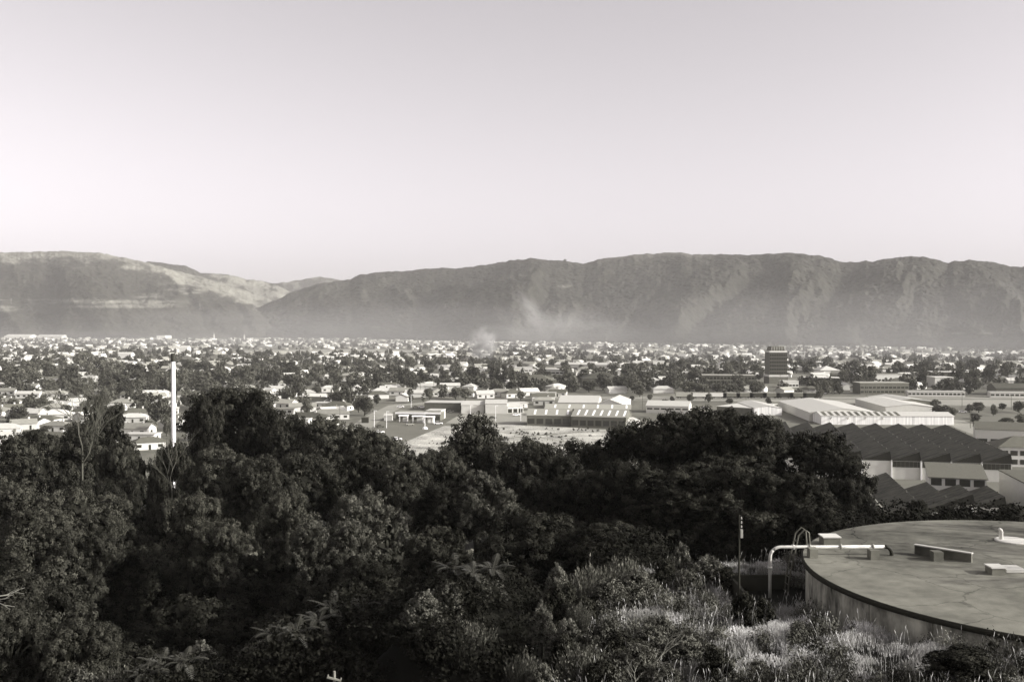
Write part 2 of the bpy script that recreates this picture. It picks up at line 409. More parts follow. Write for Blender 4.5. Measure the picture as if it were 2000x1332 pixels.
# ------------------------------------------------------------------ houses
HC = {}
def house_meshes(kind, w, d, h, rt, wt, rh):
    key = (kind, w, d, h, rt, wt, rh)
    if key in HC: return HC[key]
    wl = MB(); hw, hd = w/2, d/2; o = .45
    if kind == 'flat':
        wl.box(-hw, -hd, -.3, hw, hd, h); rf = MB().box(-hw-o, -hd-o, h+.003, hw+o, hd+o, h+.35)
    else:
        wl.box(-hw, -hd, -.3, hw, hd, h - .002)
        rf = MB(); e = [(-hw-o,-hd-o,h),(hw+o,-hd-o,h),(hw+o,hd+o,h),(-hw-o,hd+o,h)]
        ins = (hd if kind == 'hip' else 0)
        r1 = (-hw-o+ins, 0, h+rh); r2 = (hw+o-ins, 0, h+rh)
        e2 = [(x, y, z+.18) for x, y, z in e]
        if kind == 'hip':
            rf.add(e + e2 + [r1, r2], [(0,3,2,1),(0,1,5,4),(1,2,6,5),(2,3,7,6),(3,0,4,7),(4,5,9,8),(5,6,9),(6,7,8,9),(7,4,8)])
        else:
            t = .18
            for sy in (-1, 1):
                a = [(-hw-o, sy*(hd+o), h-.1),(hw+o, sy*(hd+o), h-.1),(hw+o, 0, h+rh),(-hw-o, 0, h+rh)]
                b = [(x, y, z+t) for x, y, z in a]
                if sy > 0: a, b = a[::-1], b[::-1]
                rf.hexa(a, b)
            for sx in (-1, 1):   # gable walls
                x0, x1 = sx*hw, sx*(hw-.15)
                wl.add([(x0,-hd,h-.002),(x0,hd,h-.002),(x0,0,h+rh*hd/(hd+o)-.1),(x1,-hd,h-.002),(x1,hd,h-.002),(x1,0,h+rh*hd/(hd+o)-.1)],
                       [(0,1,2),(3,5,4),(0,2,5,3),(1,4,5,2)])
    ch = MB().box(hw*.35, -.35, h+rh*.5, hw*.35+.9, .35, h+rh+1.0)
    win = MB().box(-.9, -.06, 0, .9, .02, 1.2)
    door = MB().box(-.45, -.06, 0, .45, .02, 2.05)
    HC[key] = (wl.mesh('wall', M[wt]), rf.mesh('roof', M[rt]), ch.mesh('chimney', M['wall_cream' if rt != 'roof_light' else 'wall_brick']),
               win.mesh('window', M['glass']), door.mesh('door', M['darkm']))
    return HC[key]
def house(px, py, w, d, rz, kind, rt, wt, label, detail=1, chim=True, h=2.9, rh=None, group='houses in the valley town', cat='house', name=None, at=None):
    p = P(px, py, 0) if at is None else at
    rh = rh if rh is not None else round(d * .24, 1)
    wl, rf, ch, wi, do = house_meshes(kind, w, d, h, rt, wt, rh)
    o = thing(name or 'house', label, cat, (p[0], p[1], 0), R(rz), group)
    obj('wall', wl, o); r = obj('roof', rf, o)
    if chim and kind != 'flat': obj('chimney', ch, r)
    if detail:
        n = max(2, int(w / 4)); st = w / n
        for k in range(n):
            x = -w/2 + st * (k + .5)
            if k == n // 2: obj('door', do, o, (x, -d/2 - .004, 0))
            else: obj('window', wi, o, (x, -d/2 - .004, .95))
        a = obj('window', wi, o, (w/2 + .004, 0, .95)); a.rotation_euler = (0, 0, math.pi/2)
    occ(p[0], p[1], max(w, d) * .6)
    return o

A = 'roof_light'; B_ = 'roof_mid'; C_ = 'roof_dark'; Wt = 'roof_white'; ww = 'wall_white'; wc = 'wall_cream'; wb = 'wall_brick'
near = [
 (257,778,13,7,-8,'gable',C_,ww,'long low bungalow with dark gabled roof and white end wall left of the chimney'),
 (6,848,15,9,20,'hip',A,ww,'white roofed house cut by the left edge, highest of the pair there'),
 (14,866,14,9,15,'hip',A,ww,'white roofed house at the left edge just above the dark trees'),
 (60,816,15,9,-10,'gable',A,wc,'wide pale gabled house in the left foreground rows'),
 (112,819,15,10,15,'hip',A,wc,'pale hipped house right of the wide pale gabled house at left'),
 (80,829,18,8,-5,'hip',C_,ww,'long dark roofed house with a bright front in the left rows'),
 (36,815,10,7,60,'gable',A,ww,'small white house with its gable turned to the viewer at left'),
 (18,806,13,8,35,'gable',C_,wc,'dark gabled house near the left edge above the white roofs'),
 (12,793,15,9,-5,'hip',B_,wc,'grey hipped house at the left edge behind a dark gabled one'),
 (107,776,17,8,4,'hip',B_,wc,'grey roofed bungalow behind the leafless tree at left'),
 (103,792,10,7,30,'gable',Wt,ww,'small white house with chimney in the second row at left'),
 (125,799,11,8,-20,'gable',A,ww,'pale roofed house just left of the leafless tree trunk'),
 (147,793,12,8,25,'gable',A,ww,'pale house directly behind the leafless tree'),
 (166,822,9,8,70,'gable',Wt,ww,'bright white house end behind the foot of the leafless tree'),
 (268,816,14,9,20,'hip',C_,wc,'dark hipped house left of the tall chimney'),
 (306,815,13,9,-25,'hip',B_,wc,'grey hipped house touching the left side of the tall chimney'),
 (262,825,13,8,10,'hip',A,wc,'pale low roof in front of the dark hipped house near the chimney'),
 (268,848,14,9,-8,'gable',B_,ww,'grey gabled house with tall white wall below the chimney houses'),
 (279,860,13,7,-5,'flat',Wt,ww,'white flat roofed house nearest the trees left of the chimney'),
 (291,876,12,8,25,'hip',C_,wc,'dark roofed house half hidden by trees at the chimney foot'),
 (298,775,12,7,10,'gable',A,ww,'white low house beside the road just left of the chimney'),
 (10,771,16,8,3,'gable',B_,wc,'long grey roof at the left edge in the third row'),
 (58,777,16,7,0,'gable',Wt,ww,'long bright white roof strip in the third row at left'),
 (58,761,14,8,-5,'gable',B_,ww,'house with white eaves in front of the dark park trees at left'),
 (70,834,13,8,-30,'gable',C_,ww,'dark gabled house partly behind the left foreground trees'),
 (46,838,11,8,30,'gable',B_,wc,'small grey roof between two larger houses at lower left'),
 (112,842,13,8,-5,'hip',B_,wc,'grey low hipped house just above the left tree crowns'),
 (558,776,14,8,-8,'hip',A,ww,'pale hipped bungalow with row of dark windows, right of the big conifer'),
 (556,796,14,9,-20,'gable',B_,ww,'grey roofed house with white gable end beside the big conifer'),
 (596,774,13,8,20,'hip',A,wc,'pale house right of the bungalow with the window row'),
 (636,796,12,8,-10,'flat',Wt,ww,'white flat topped house left of the car park tree'),
 (552,808,14,7,0,'flat',B_,wc,'grey flat roofed building at the right edge of the big conifer'),
 (602,826,20,11,-8,'hip',C_,ww,'large dark hipped house with white walls above the tree crowns'),
 (644,818,20,10,12,'hip',B_,ww,'large grey hipped house beside the large dark hipped one'),
 (572,829,18,8,-5,'flat',Wt,ww,'bright white low building in front of the large dark hipped house'),
 (668,786,15,7,0,'flat',Wt,ww,'white long low house left of the car park street'),
 (660,801,16,10,-15,'hip',C_,wc,'dark hipped house behind the large grey hipped one'),
 (522,770,14,8,-30,'gable',A,wc,'pale roof at the upper right shoulder of the big conifer'),
 (646,765,14,8,15,'hip',A,wc,'pale roofed house between the two round dark trees'),
 (690,748,20,9,-8,'gable',C_,ww,'two storey brown house with white gable end beyond the street trees'),
 (702,771,15,7,5,'gable',A,ww,'white low house at the top of the car park street'),
 (747,771,15,9,15,'hip',A,wc,'pale hipped house in the row behind the car park'),
 (783,771,15,9,-5,'gable',B_,ww,'grey roofed house with bright gable end in the row behind the car park'),
 (757,759,14,8,0,'gable',C_,ww,'dark long roof with a white gable behind the car park row'),
 (864,773,15,9,10,'hip',B_,wc,'grey hipped house behind the white warehouse'),
 (905,774,16,10,-10,'hip',C_,wc,'dark gabled villa behind the white warehouse'),
 (946,777,12,9,15,'gable',Wt,ww,'bright white house behind the white sheds'),
 (836,758,10,8,60,'gable',A,ww,'small house with tall white gable between town trees'),
 (883,753,13,9,20,'hip',Wt,ww,'white villa roof among trees left of the pointed conifers'),
 (977,773,16,9,-15,'hip',B_,wc,'grey villa below the pointed conifers'),
 (1002,776,14,9,25,'hip',C_,wc,'dark roofed house beside the grey villa under the conifers'),
 (1032,772,13,9,20,'gable',A,ww,'house with a broad white gable right of the conifers'),
 (1066,775,14,8,-5,'flat',Wt,ww,'white boxy house right of the broad white gable'),
 (1090,774,12,8,-10,'gable',C_,ww,'dark house with narrow white end wall near the railway trees'),
 (1062,790,13,8,0,'hip',B_,wc,'grey roof just behind the factory with white skylights'),
 (180,872,13,8,10,'gable',A,ww,'pale roofed house seen through the gap right of the leafless tree'),
 (208,850,13,8,-20,'hip',B_,wc,'grey roof in the gap between leafless tree and chimney'),
 (215,888,12,8,25,'hip',C_,ww,'lowest dark roof in the gap left of the chimney'),
 (110,866,14,8,-10,'gable',C_,wc,'dark roof just above the left tree crowns'),
 (1010,796,11,7,20,'flat',Wt,ww,'square white house right of the white sheds'),
]
for t in near:
    house(*t)

# larger buildings -------------------------------------------------
def wpart(name, me, par): return obj(name, me, par)
def frame_of(p0, p1):
    p0, p1 = np.array(p0[:2]), np.array(p1[:2]); u = p1 - p0; L = np.hypot(*u); u /= L
    return p0, u, np.array([-u[1], u[0]]), L
def block(name, label, cat, p0, p1, dep, h, rt, wt, roof='flat', rh=1.5, nwin=0, group=None, winh=1.3, sky=0, rows=1, fascia=False, winz=1.1, over=.25):
    """long building: front wall runs p0->p1 (plain coords), depth dep going away"""
    p0, u, v, L = frame_of(p0, p1)
    o = thing(name, label, cat, (p0[0], p0[1], 0), math.atan2(u[1], u[0]), group)
    wl = MB().box(0, 0, -.3, L, dep, h)
    if roof == 'gable':
        wl.add([(0,0,h),(0,dep,h),(0,dep/2,h+rh-.05),(.2,0,h),(.2,dep,h),(.2,dep/2,h+rh-.05)], [(0,2,1),(3,4,5),(0,3,5,2),(1,2,5,4)])
        wl.add([(L,0,h),(L,dep,h),(L,dep/2,h+rh-.05),(L-.2,0,h),(L-.2,dep,h),(L-.2,dep/2,h+rh-.05)], [(0,1,2),(3,5,4),(0,2,5,3),(1,4,5,2)])
        rf = MB(); a = over
        for sy in (0, 1):
            q = [(-a, -a, h-.05),(L+a, -a, h-.05),(L+a, dep/2, h+rh),(-a, dep/2, h+rh)] if sy == 0 else [(-a, dep/2, h+rh),(L+a, dep/2, h+rh),(L+a, dep+a, h-.05),(-a, dep+a, h-.05)]
            rf.hexa(q, [(x, y, z+.15) for x, y, z in q])
    elif roof == 'cross':      # ridge runs away from the viewer
        rf = MB(); a = over
        wl.add([(0,0,h),(L,0,h),(L/2,0,h+rh-.05),(0,.2,h),(L,.2,h),(L/2,.2,h+rh-.05)], [(0,1,2),(3,5,4),(0,2,5,3),(1,4,5,2)])
        for sx in (0, 1):
            q = [(-a,-a,h-.05),(L/2,-a,h+rh),(L/2,dep+a,h+rh),(-a,dep+a,h-.05)] if sx == 0 else [(L/2,-a,h+rh),(L+a,-a,h-.05),(L+a,dep+a,h-.05),(L/2,dep+a,h+rh)]
            rf.hexa(q, [(x, y, z+.15) for x, y, z in q])
    elif roof == 'mono':
        q = [(-.4,-.6,h+.003),(L+.4,-.6,h+.003),(L+.4,dep+.3,h+rh),(-.4,dep+.3,h+rh)]; rf = MB().hexa(q, [(x,y,z+.2) for x,y,z in q]); wl.hexa([(0,.1,h),(L,.1,h),(L,dep,h),(0,dep,h)], [(0,.1,h+.001),(L,.1,h+.001),(L,dep,h+rh-.05),(0,dep,h+rh-.05)])
    elif roof == 'hip':
        rf = MB(); a = over + .4; e = [(-a,-a,h+.002),(L+a,-a,h+.002),(L+a,dep+a,h+.002),(-a,dep+a,h+.002)]; i = min(dep, L)/2
        rf.add(e + [(i, dep/2, h+rh), (L-i, dep/2, h+rh)], [(0,3,2,1),(0,1,5,4),(1,2,5),(2,3,4,5),(3,0,4)])
    else:
        rf = MB().box(-over, -over, h+.003, L+over, dep+over, h+.3)
    obj('wall', wl.mesh('wall', M[wt]), o); r = obj('roof', rf.mesh('roof', M[rt]), o)
    if fascia: obj('fascia', MB().box(-over-.06, -over-.09, h-.5, L+over+.06, -over-.005, h+.38).mesh('fascia', M['paintw']), o)
    if nwin:
        st = L / nwin; wm = MB().box(-st*.38, -.07, 0, st*.38, .02, winh).mesh('window', M['glass'])
        for rw in range(rows):
            for k in range(nwin): obj('window', wm, o, (st*(k+.5), -.004, winz + rw*3.1))
    if sky:
        s = rh / (dep/2)
        for k in range(sky):
            x = L*(k+.7)/sky; q = [(x-.5, dep*.08, h+rh*.16+.2),(x+.5, dep*.08, h+rh*.16+.2),(x+.5, dep*.42, h+rh*.84+.2),(x-.5, dep*.42, h+rh*.84+.2)]
            obj('skylight', MB().hexa([(a_, b_, c_-.08) for a_, b_, c_ in q], q).mesh('skylight', M['paintw']), r)
    n = max(1, int(L / max(dep, 4)))
    for k in range(n + 1):
        c = p0 + u*L*k/n + v*dep/2; occ(c[0], c[1], dep*.65)
    return o
def pb(x, y): return P(x, y, 0)
# brick factory with white skylights (two parts) and the parallel range behind it
block('brick_factory', 'left half of the long dark walled factory with white roof vents, beside the dry field', 'factory', pb(1029,831), pb(1115,832), 16, 5, 'roof_mid', 'wall_brick', 'gable', 2.6, nwin=5, winh=2.6, winz=.9, sky=4)
block('brick_factory', 'right half of the long dark walled factory with seven bright skylights, beside the dry field', 'factory', pb(1116,834), pb(1222,837), 18, 5.2, 'roof_mid', 'wall_brick', 'gable', 3, nwin=7, winh=2.6, winz=.9, sky=7)
block('white_shed', 'small white shed at the right end of the dark walled factory', 'shed', pb(1224,836), pb(1250,833), 9, 3, 'roof_white', 'wall_white', 'gable', 1.2)
block('factory_range', 'low grey roofed range behind the dark walled factory', 'factory', pb(1064,813), pb(1232,815), 15, 4.2, 'roof_mid', 'wall_brick', 'gable', 2, sky=6)
block('white_factory', 'white roofed factory hall behind the factory with skylights', 'factory', pb(1090,801), pb(1168,802), 34, 4.5, 'roof_white', 'wall_cream', 'gable', 3)
block('white_factory', 'broad low white gabled hall right of the white roofed factory hall', 'factory', pb(1168,802), pb(1214,803), 40, 4, 'roof_white', 'wall_white', 'cross', 2.5, nwin=5, winh=.8, winz=2.4)
block('long_workshop', 'long pale roofed workshop by the railway right of the factories', 'workshop', pb(1262,806), pb(1345,808), 16, 4, 'roof_white', 'wall_white', 'gable', 2.4, nwin=6, winh=.8, winz=2.)
# white warehouse and sheds by the car park
block('white_warehouse', 'long warehouse with white roof and dark side behind the petrol station', 'warehouse', pb(829,802), pb(900,803), 16, 4.6, 'roof_white', 'wall_brick', 'flat')
block('white_shed', 'white shed with sloping roof joined to the long warehouse', 'shed', pb(901,807), pb(946,807), 16, 4.6, 'roof_white', 'wall_cream', 'gable', 1.8)
block('white_shed', 'second white shed with plain wall in the row right of the long warehouse', 'shed', pb(948,808), pb(990,808), 18, 5.6, 'roof_white', 'wall_cream', 'gable', 1.6)
block('white_shed', 'end shed with big door at the right of the row of white sheds', 'shed', pb(991,807), pb(1022,806), 14, 3.6, 'roof_white', 'wall_white', 'gable', 1.6, nwin=3, winh=2.2, winz=.2)
block('shop_block', 'long low shop block with white fascia facing the car park', 'shop', pb(773,821), pb(860,822), 11, 4.0, 'roof_mid', 'wall_brick', 'flat', nwin=8, winh=1.8, winz=.7, fascia=True)
block('white_shed', 'white end building at the right corner of the shop block', 'shed', pb(861,820), pb(870,816), 8, 4.6, 'roof_white', 'wall_white', 'flat')
cpo = pb(806,826)
def canopy(px, py, L, d, label):
    c = pb(px, py); o = thing('forecourt_canopy', label, 'canopy', (c[0], c[1], 0), 0, 'canopies in front of the shop block')
    obj('canopy_roof', MB().box(0, 0, 3.0, L, d, 3.45).mesh('canopy_roof', M['paintw']), o)
    pm = MB().tube([(0,0,0),(0,0,3)], .14, 8).mesh('post', M['paintw'])
    for x in (.5, L-.5):
        for y in (.4, d-.4): obj('post', pm, o, (x, y, 0))
    obj('kiosk_wall', MB().box(L*.4, d*.5, 0, L*.85, d*.9, 2.6).mesh('kiosk_wall', M['wall_white']), o)
canopy(778, 824.5, 5, 4, 'left white canopy in front of the shop block')
canopy(804, 825.5, 6, 4, 'middle white canopy with posts in front of the shop block')
canopy(826, 826.5, 6, 3, 'right low canopy with rounded kiosk in front of the shop block')
block('parked_trailer', 'small white portable building at the right of the shop forecourt', 'portable building', pb(844,826), pb(849,825), 3, 2.4, 'roof_white', 'wall_white', 'flat')
block('dark_bin', 'square dark container left of the car park', 'container', pb(706,826), pb(719,826), 3, 2.6, 'roof_dark', 'shed', 'flat')
block('kiosk', 'small cream kiosk with arched front left of the shop block', 'kiosk', pb(750,822), pb(766,822), 5, 2.6, 'roof_light', 'wall_cream', 'gable', 1)
# dark buildings beyond
block('hipped_hall', 'large two storey hall with dark hipped roof behind town trees', 'hall', pb(1138,757), pb(1215,757), 26, 7, 'roof_dark', 'wall_brick', 'hip', 5, nwin=9, winh=1.6, rows=2)
block('hipped_hall', 'dark low hall with hipped roof right of the pointed conifers', 'hall', pb(1012,755), pb(1076,756), 20, 5, 'roof_dark', 'wall_brick', 'hip', 4.5, nwin=7)
block('long_hall', 'long dark hipped building joining the two dark halls', 'hall', pb(1078,757), pb(1120,757), 12, 4, 'roof_dark', 'wall_brick', 'hip', 3, nwin=5)
block('office_block', 'long dark three storey office block left of the tower', 'office building', pb(1366,758), pb(1474,759), 18, 10, 'roof_mid', 'wall_brick', 'flat', nwin=16, winh=1.7, rows=3, winz=1.0, fascia=False)
block('cream_building', 'white complex of low buildings beyond the pointed conifers', 'building', pb(1062,738), pb(1108,739), 18, 8, 'roof_white', 'wall_white', 'flat', nwin=6, rows=2)
block('cream_building', 'long white low building directly right of the conifer tips', 'building', pb(992,727), pb(1040,727), 14, 5, 'roof_white', 'wall_white', 'flat', nwin=6)
block('long_hall', 'very long pale roofed hall beyond the white complex', 'hall', pb(1083,722), pb(1198,724), 20, 6, 'roof_light', 'wall_cream', 'gable', 2, nwin=10)
block('cream_building', 'pale two storey house block above the long dark office', 'building', pb(1404,727), pb(1428,727), 14, 8, 'roof_white', 'wall_cream', 'cross', 3, nwin=3, rows=2)
block('cream_building', 'bright low building in the haze above the railway trees', 'building', pb(1276,715), pb(1298,715), 12, 6, 'roof_white', 'wall_white', 'flat', nwin=4)
block('long_hall', 'low white building left of the long office block', 'hall', pb(1322,737), pb(1346,737), 12, 5, 'roof_white', 'wall_cream', 'flat', nwin=4)
block('low_terrace', 'broad pale roofed block behind the railway, right of the tower', 'building', pb(1568,752), pb(1640,753), 16, 6, 'roof_light', 'wall_brick', 'flat', nwin=10, rows=2)
block('low_terrace', 'dark two storey block with window rows along the railway', 'building', pb(1680,770), pb(1775,770), 16, 8, 'roof_mid', 'wall_brick', 'flat', nwin=12, rows=2)
block('low_terrace', 'white fronted low block just right of the tower foot', 'building', pb(1528,757), pb(1560,757), 10, 5, 'roof_light', 'wall_cream', 'flat', nwin=5)
block('market_hall', 'hall with a broad white pyramid roof right of the tower', 'hall', pb(1668,745), pb(1700,745), 26, 5, 'roof_white', 'wall_brick', 'hip', 5)
block('market_hall', 'hall with pale hipped roof in the haze right of the tower', 'hall', pb(1602,733), pb(1640,733), 22, 5, 'roof_light', 'wall_cream', 'hip', 4)
block('market_hall', 'long dark fronted store under the right hand hills', 'store', pb(1820,742), pb(1905,743), 20, 7, 'roof_light', 'wall_brick', 'flat', nwin=8)
block('market_hall', 'cream blank walled hall in front of the long dark store', 'hall', pb(1826,757), pb(1862,757), 16, 8, 'roof_light', 'wall_cream', 'flat')
block('market_hall', 'row of pale shop fronts right of the white pyramid roof', 'shops', pb(1702,746), pb(1768,746), 14, 6.5, 'roof_mid', 'wall_cream', 'flat', nwin=10)
block('long_hall', 'wide dark roofed hall at the right edge beyond the railway', 'hall', pb(1945,772), pb(2030,773), 22, 5, 'roof_dark', 'wall_brick', 'gable', 3)
block('station_building', 'long white platform building beside the railway', 'station building', pb(1773,774), pb(1885,775), 6, 3.5, 'roof_white', 'wall_white', 'flat', nwin=14)
block('station_building', 'white platform shelter at the right edge beside the railway', 'station building', pb(1934,776), pb(2030,777), 6, 3.5, 'roof_white', 'wall_white', 'flat', nwin=10)
for i, (x0, x1, y, hh, lab) in enumerate([(8,58,662,9,'far white factory at the left foot of the hills'),(70,120,662,8,'second far white factory from the left under the hills'),(124,170,661,8,'third far white factory from the left under the hills'),(212,252,660,5,'thin far white shed right of the white factories'),(306,323,663,12,'far white box shaped building left of the chimney'),(258,261,659,14,'far slim white tower at the foot of the left hills'),(175,205,660,6,'fourth far pale factory from the left under the hills')]):
    a, b = P(x0, y), P(x1, y); block('far_factory', lab, 'factory', a, b, 60 if i != 5 else 8, hh*1.05, 'roof_light', 'wall_cream', 'gable' if i < 2 else 'flat', 6)
block('long_roof_school', 'long low white school range beyond the dark park trees', 'school', pb(174,698), pb(222,696), 14, 5, 'roof_white', 'wall_white', 'gable', 3)
block('long_roof_school', 'second white school range right of the long low one beyond the park trees', 'school', pb(228,700), pb(256,700), 14, 6, 'roof_white', 'wall_white', 'gable', 3)
block('white_hall', 'bright white hall in the middle of the town, right of the chimney top', 'hall', pb(478,716), pb(508,716), 14, 9, 'roof_white', 'wall_white', 'flat', nwin=5)
block('white_hall', 'small steep roofed white church among trees left of the chimney', 'church', pb(192,711), pb(200,711), 16, 7, 'roof_white', 'wall_white', 'cross', 6)
block('white_hall', 'white gabled hall at the same height as the chimney top', 'hall', pb(350,690), pb(366,690), 20, 9, 'roof_white', 'wall_white', 'gable', 4)
for px, py, lab in ((418,664,'far pale church tower with pointed top on a wooded mound'), (477,668,'smaller far pale church tower with pointed top')):
    c = P(px, py); o = thing('church_tower', lab, 'tower', (c[0], c[1], 0), 0, None, (.6,.6,.7))
    obj('tower_wall', MB().box(-3,-3,0,3,3,20).mesh('tower_wall', M['wall_cream']), o)
    obj('spire', MB().add([(-3.4,-3.4,20),(3.4,-3.4,20),(3.4,3.4,20),(-3.4,3.4,20),(0,0,34)], [(0,3,2,1),(0,1,4),(1,2,4),(2,3,4),(3,0,4)]).mesh('spire', M['roof_light']), o)

# office tower ------------------------------------------------------
p0, u, v, L = frame_of(pb(1503,749), pb(1537,749))
tw = thing('office_tower', 'tall dark box shaped office tower rising alone above the hazy town', 'office tower', (p0[0], p0[1], 0), math.atan2(u[1], u[0]))
D_ = 16
obj('podium', MB().box(-.6, -1, 0, L+.6, D_+1, 5.2).mesh('podium', M['wall_brick']), tw)
obj('podium_cornice', MB().box(-.9, -1.3, 5.203, L+.9, D_+1.3, 6.6).mesh('podium_cornice', M['wall_cream']), tw)
obj('shaft', MB().box(0, 0, 6.603, L, D_, 24).mesh('shaft', M['wall_brick']), tw)
obj('crown_band', MB().box(-.15, -.15, 24.003, L+.15, D_+.15, 25.2).mesh('crown_band', M['wall_cream']), tw)
obj('plant_room', MB().hexa([(1,1,25.203),(L-1,1,25.203),(L-1,D_-1,25.203),(1,D_-1,25.203)], [(2,2,28.6),(L-2,2,28.6),(L-2,D_-2,28.6),(2,D_-2,28.6)]).mesh('plant_room', M['wall_brick']), tw)
st = L/10; wm = MB().box(-st*.36, -.06, 0, st*.36, .02, 1.5).mesh('window', M['glass'])
for r_ in range(6):
    for k in range(10): obj('window', wm, tw, (st*(k+.5), -.004, 7.4 + r_*2.75))
for k in range(11): obj('fin', MB().box(-.12, -.35, 6.61, .12, -.07, 24).mesh('fin', M['wood']), tw, (st*k if 0 < k < 10 else (.13 if k == 0 else L-.13), 0, 0))
for k in range(6): obj('fin', MB().box(-.12, -.3, 25.3, .12, .2, 28.2).mesh('fin', M['wall_cream']), tw, (2+(L-4)*k/5, .9, 0))
tw.scale = (1,1,1.1); occ(*(p0 + u*L/2 + v*8), 16)
for d_ in (14, 34, 56, 80): occ(*(p0 + u*L/2*(1-d_/500) - np.array([.27*d_*.96, d_])), 13)

# sawtooth factories ------------------------------------------------
ANG = math.atan2(94, 20)                      # direction of the ridges on the plan
U = np.array([math.cos(ANG), math.sin(ANG)]); Vv = np.array([U[1], -U[0]])
def sawbay(name, label, ridge_near, ridge_far, span, zr, zv, group, wallm='wall_white', windows=True, white=False):
    rn = np.array(ridge_near, float); L = float(np.dot(np.array(ridge_far) - rn, U))
    # local frame: x across (valley at -span, ridge 0, steep drop to .7), y along the ridge, origin at the near ridge foot
    o = thing(name, label, 'factory', (rn[0], rn[1], 0), ANG - math.pi/2, group)
    s0 = -(span - .62)
    rf = MB(); q = [(s0, -.6, zv),(0, -.6, zr),(0, L, zr),(s0, L, zv)]
    rf.hexa(q, [(x, y, z+.14) for x, y, z in q])
    roof = obj('roof', rf.mesh('roof', M['saw']), o)
    obj('north_light', MB().hexa([(.02,-.3,zr),(.10,-.3,zr+.1),(.62,-.3,zv),(.5,-.3,zv)][::-1], [(.02,L,zr),(.10,L,zr+.1),(.62,L,zv),(.5,L,zv)][::-1]).mesh('north_light', M['glass']), o)
    obj('gable', MB().add([(s0,0,zv),(.5,0,zv),(0,0,zr),(s0,.2,zv),(.5,.2,zv),(0,.2,zr)], [(0,1,2),(3,5,4),(0,2,5,3),(1,4,5,2),(0,3,4,1)]).mesh('gable', M['shed']), o)
    obj('wall', MB().box(s0, .05, 0, .5, .3, zv-.01).mesh('wall', M[wallm]), o); obj('back_wall', MB().box(s0,L-.3,0,.5,L-.05,zv-.01).mesh('back_wall', M[wallm]), o)
    if windows:
        wn = MB().box(s0+.3, -.02, zv-2.0, .2, .045, zv-.1); obj('window', wn.mesh('window', M['glass']), o)
        for k in range(7): obj('mullion', MB().box(-.05,-.06,zv-2.0,.05,-.023,zv-.1).mesh('mullion', M['wood']), o, (s0+.3+(span-1.4)*k/6, 0, 0))
    obj('pier', MB().box(-.22, -.35, 0, .22, .045, zv+.3).mesh('pier', M['paintw']), o, (s0, 0, 0))
    obj('gutter', MB().box(s0-.16,-.6,zv+.14,s0+.12,L,zv+.26).mesh('gutter', M['roof_mid']), roof)
    vm = MB().tube([(0,0,0),(0,0,.45)], .13, 6).mesh('vent', M['wood'])
    for k in range(int(L // 9)): obj('vent', vm, roof, (-.25, 5 + 9*k, zr + .1))
    for k in range(0, int(L), 12): c = rn + U*k - Vv*span*.4; occ(c[0], c[1], 7)
near_r = [None, None, None, (1737.5,881), (1796,883), (1855.5,885.6), (1917,888), (1978,891)]
far_rd = [(1527,820), (1572,821), (1615.5,824), (1664.5,826), (1711,826.7), (1758,828), (1807,830), (1853,830.6)]
f0 = P(*far_rd[3], 9)[:2]; n3 = P(*near_r[3], 9)[:2]; stepv = Vv * 9.05
ordn = ['first','second','third','fourth','fifth','sixth','seventh','eighth']
for i in range(8):
    rn = n3 + stepv * (i - 3); rfar = rn + U * 95
    sawbay('sawtooth_factory', f'{ordn[i]} bay from the left of the big dark sawtooth factory roof', rn, rfar, 9.05, 9, 5.9, 'bays of the big sawtooth factory', windows=i > 3, wallm='wall_cream')
for i, (far, nr, lab) in enumerate([((110.3,288),(96.6,232),'longest left bay of the lower dark sawtooth roofs behind the water tank'),((114,271),(106.9,241.6),'second bay of the lower sawtooth roofs, with its white end wall'),((119.8,267),(116.9,252),'third short bay of the lower sawtooth roofs'),((126,265),(123,248),'right hand bay of the lower sawtooth roofs beside the side building')]):
    sawbay('lower_sawtooth', lab, nr, far, 8.0, 7, 4.2, 'bays of the lower sawtooth roofs', windows=False, wallm='wall_cream')
# roof between both sawtooths
c0 = P(1815,932,8); c1 = P(1927,937,8)
block('clerestory_hall', 'hall with mid grey corrugated roof and a dark window strip between the sawtooth roofs', 'factory', c0, c1, 13, 8, 'wood', 'wall_white', 'mono', 2.3, nwin=4, winh=1.9, winz=5.9)
# side building at the right edge
block('side_building', 'tall cream walled factory block at the right edge above the tank', 'factory', np.array([130.5,247.]), np.array([165,240.]), 33, 9, 'roof_dark', 'wall_cream', 'flat')
# white office building on the right
a = P(1952,911,0)[:2]
ob = block('white_office', 'white two storey office building with dark hipped roof at the right edge', 'office building', a, a + np.array([38,-6]), 13, 7, 'roof_dark', 'wall_white', 'hip', 3.2, nwin=12, winh=1.7, rows=2, winz=.9)
block('white_office', 'back wing of the white office building with long grey roof', 'office building', P(1905,868,0)[:2], P(1905,868,0)[:2] + np.array([48,-18]), 11, 6.4, 'wood', 'wall_white', 'gable', 2.8, nwin=10, winh=1.5)
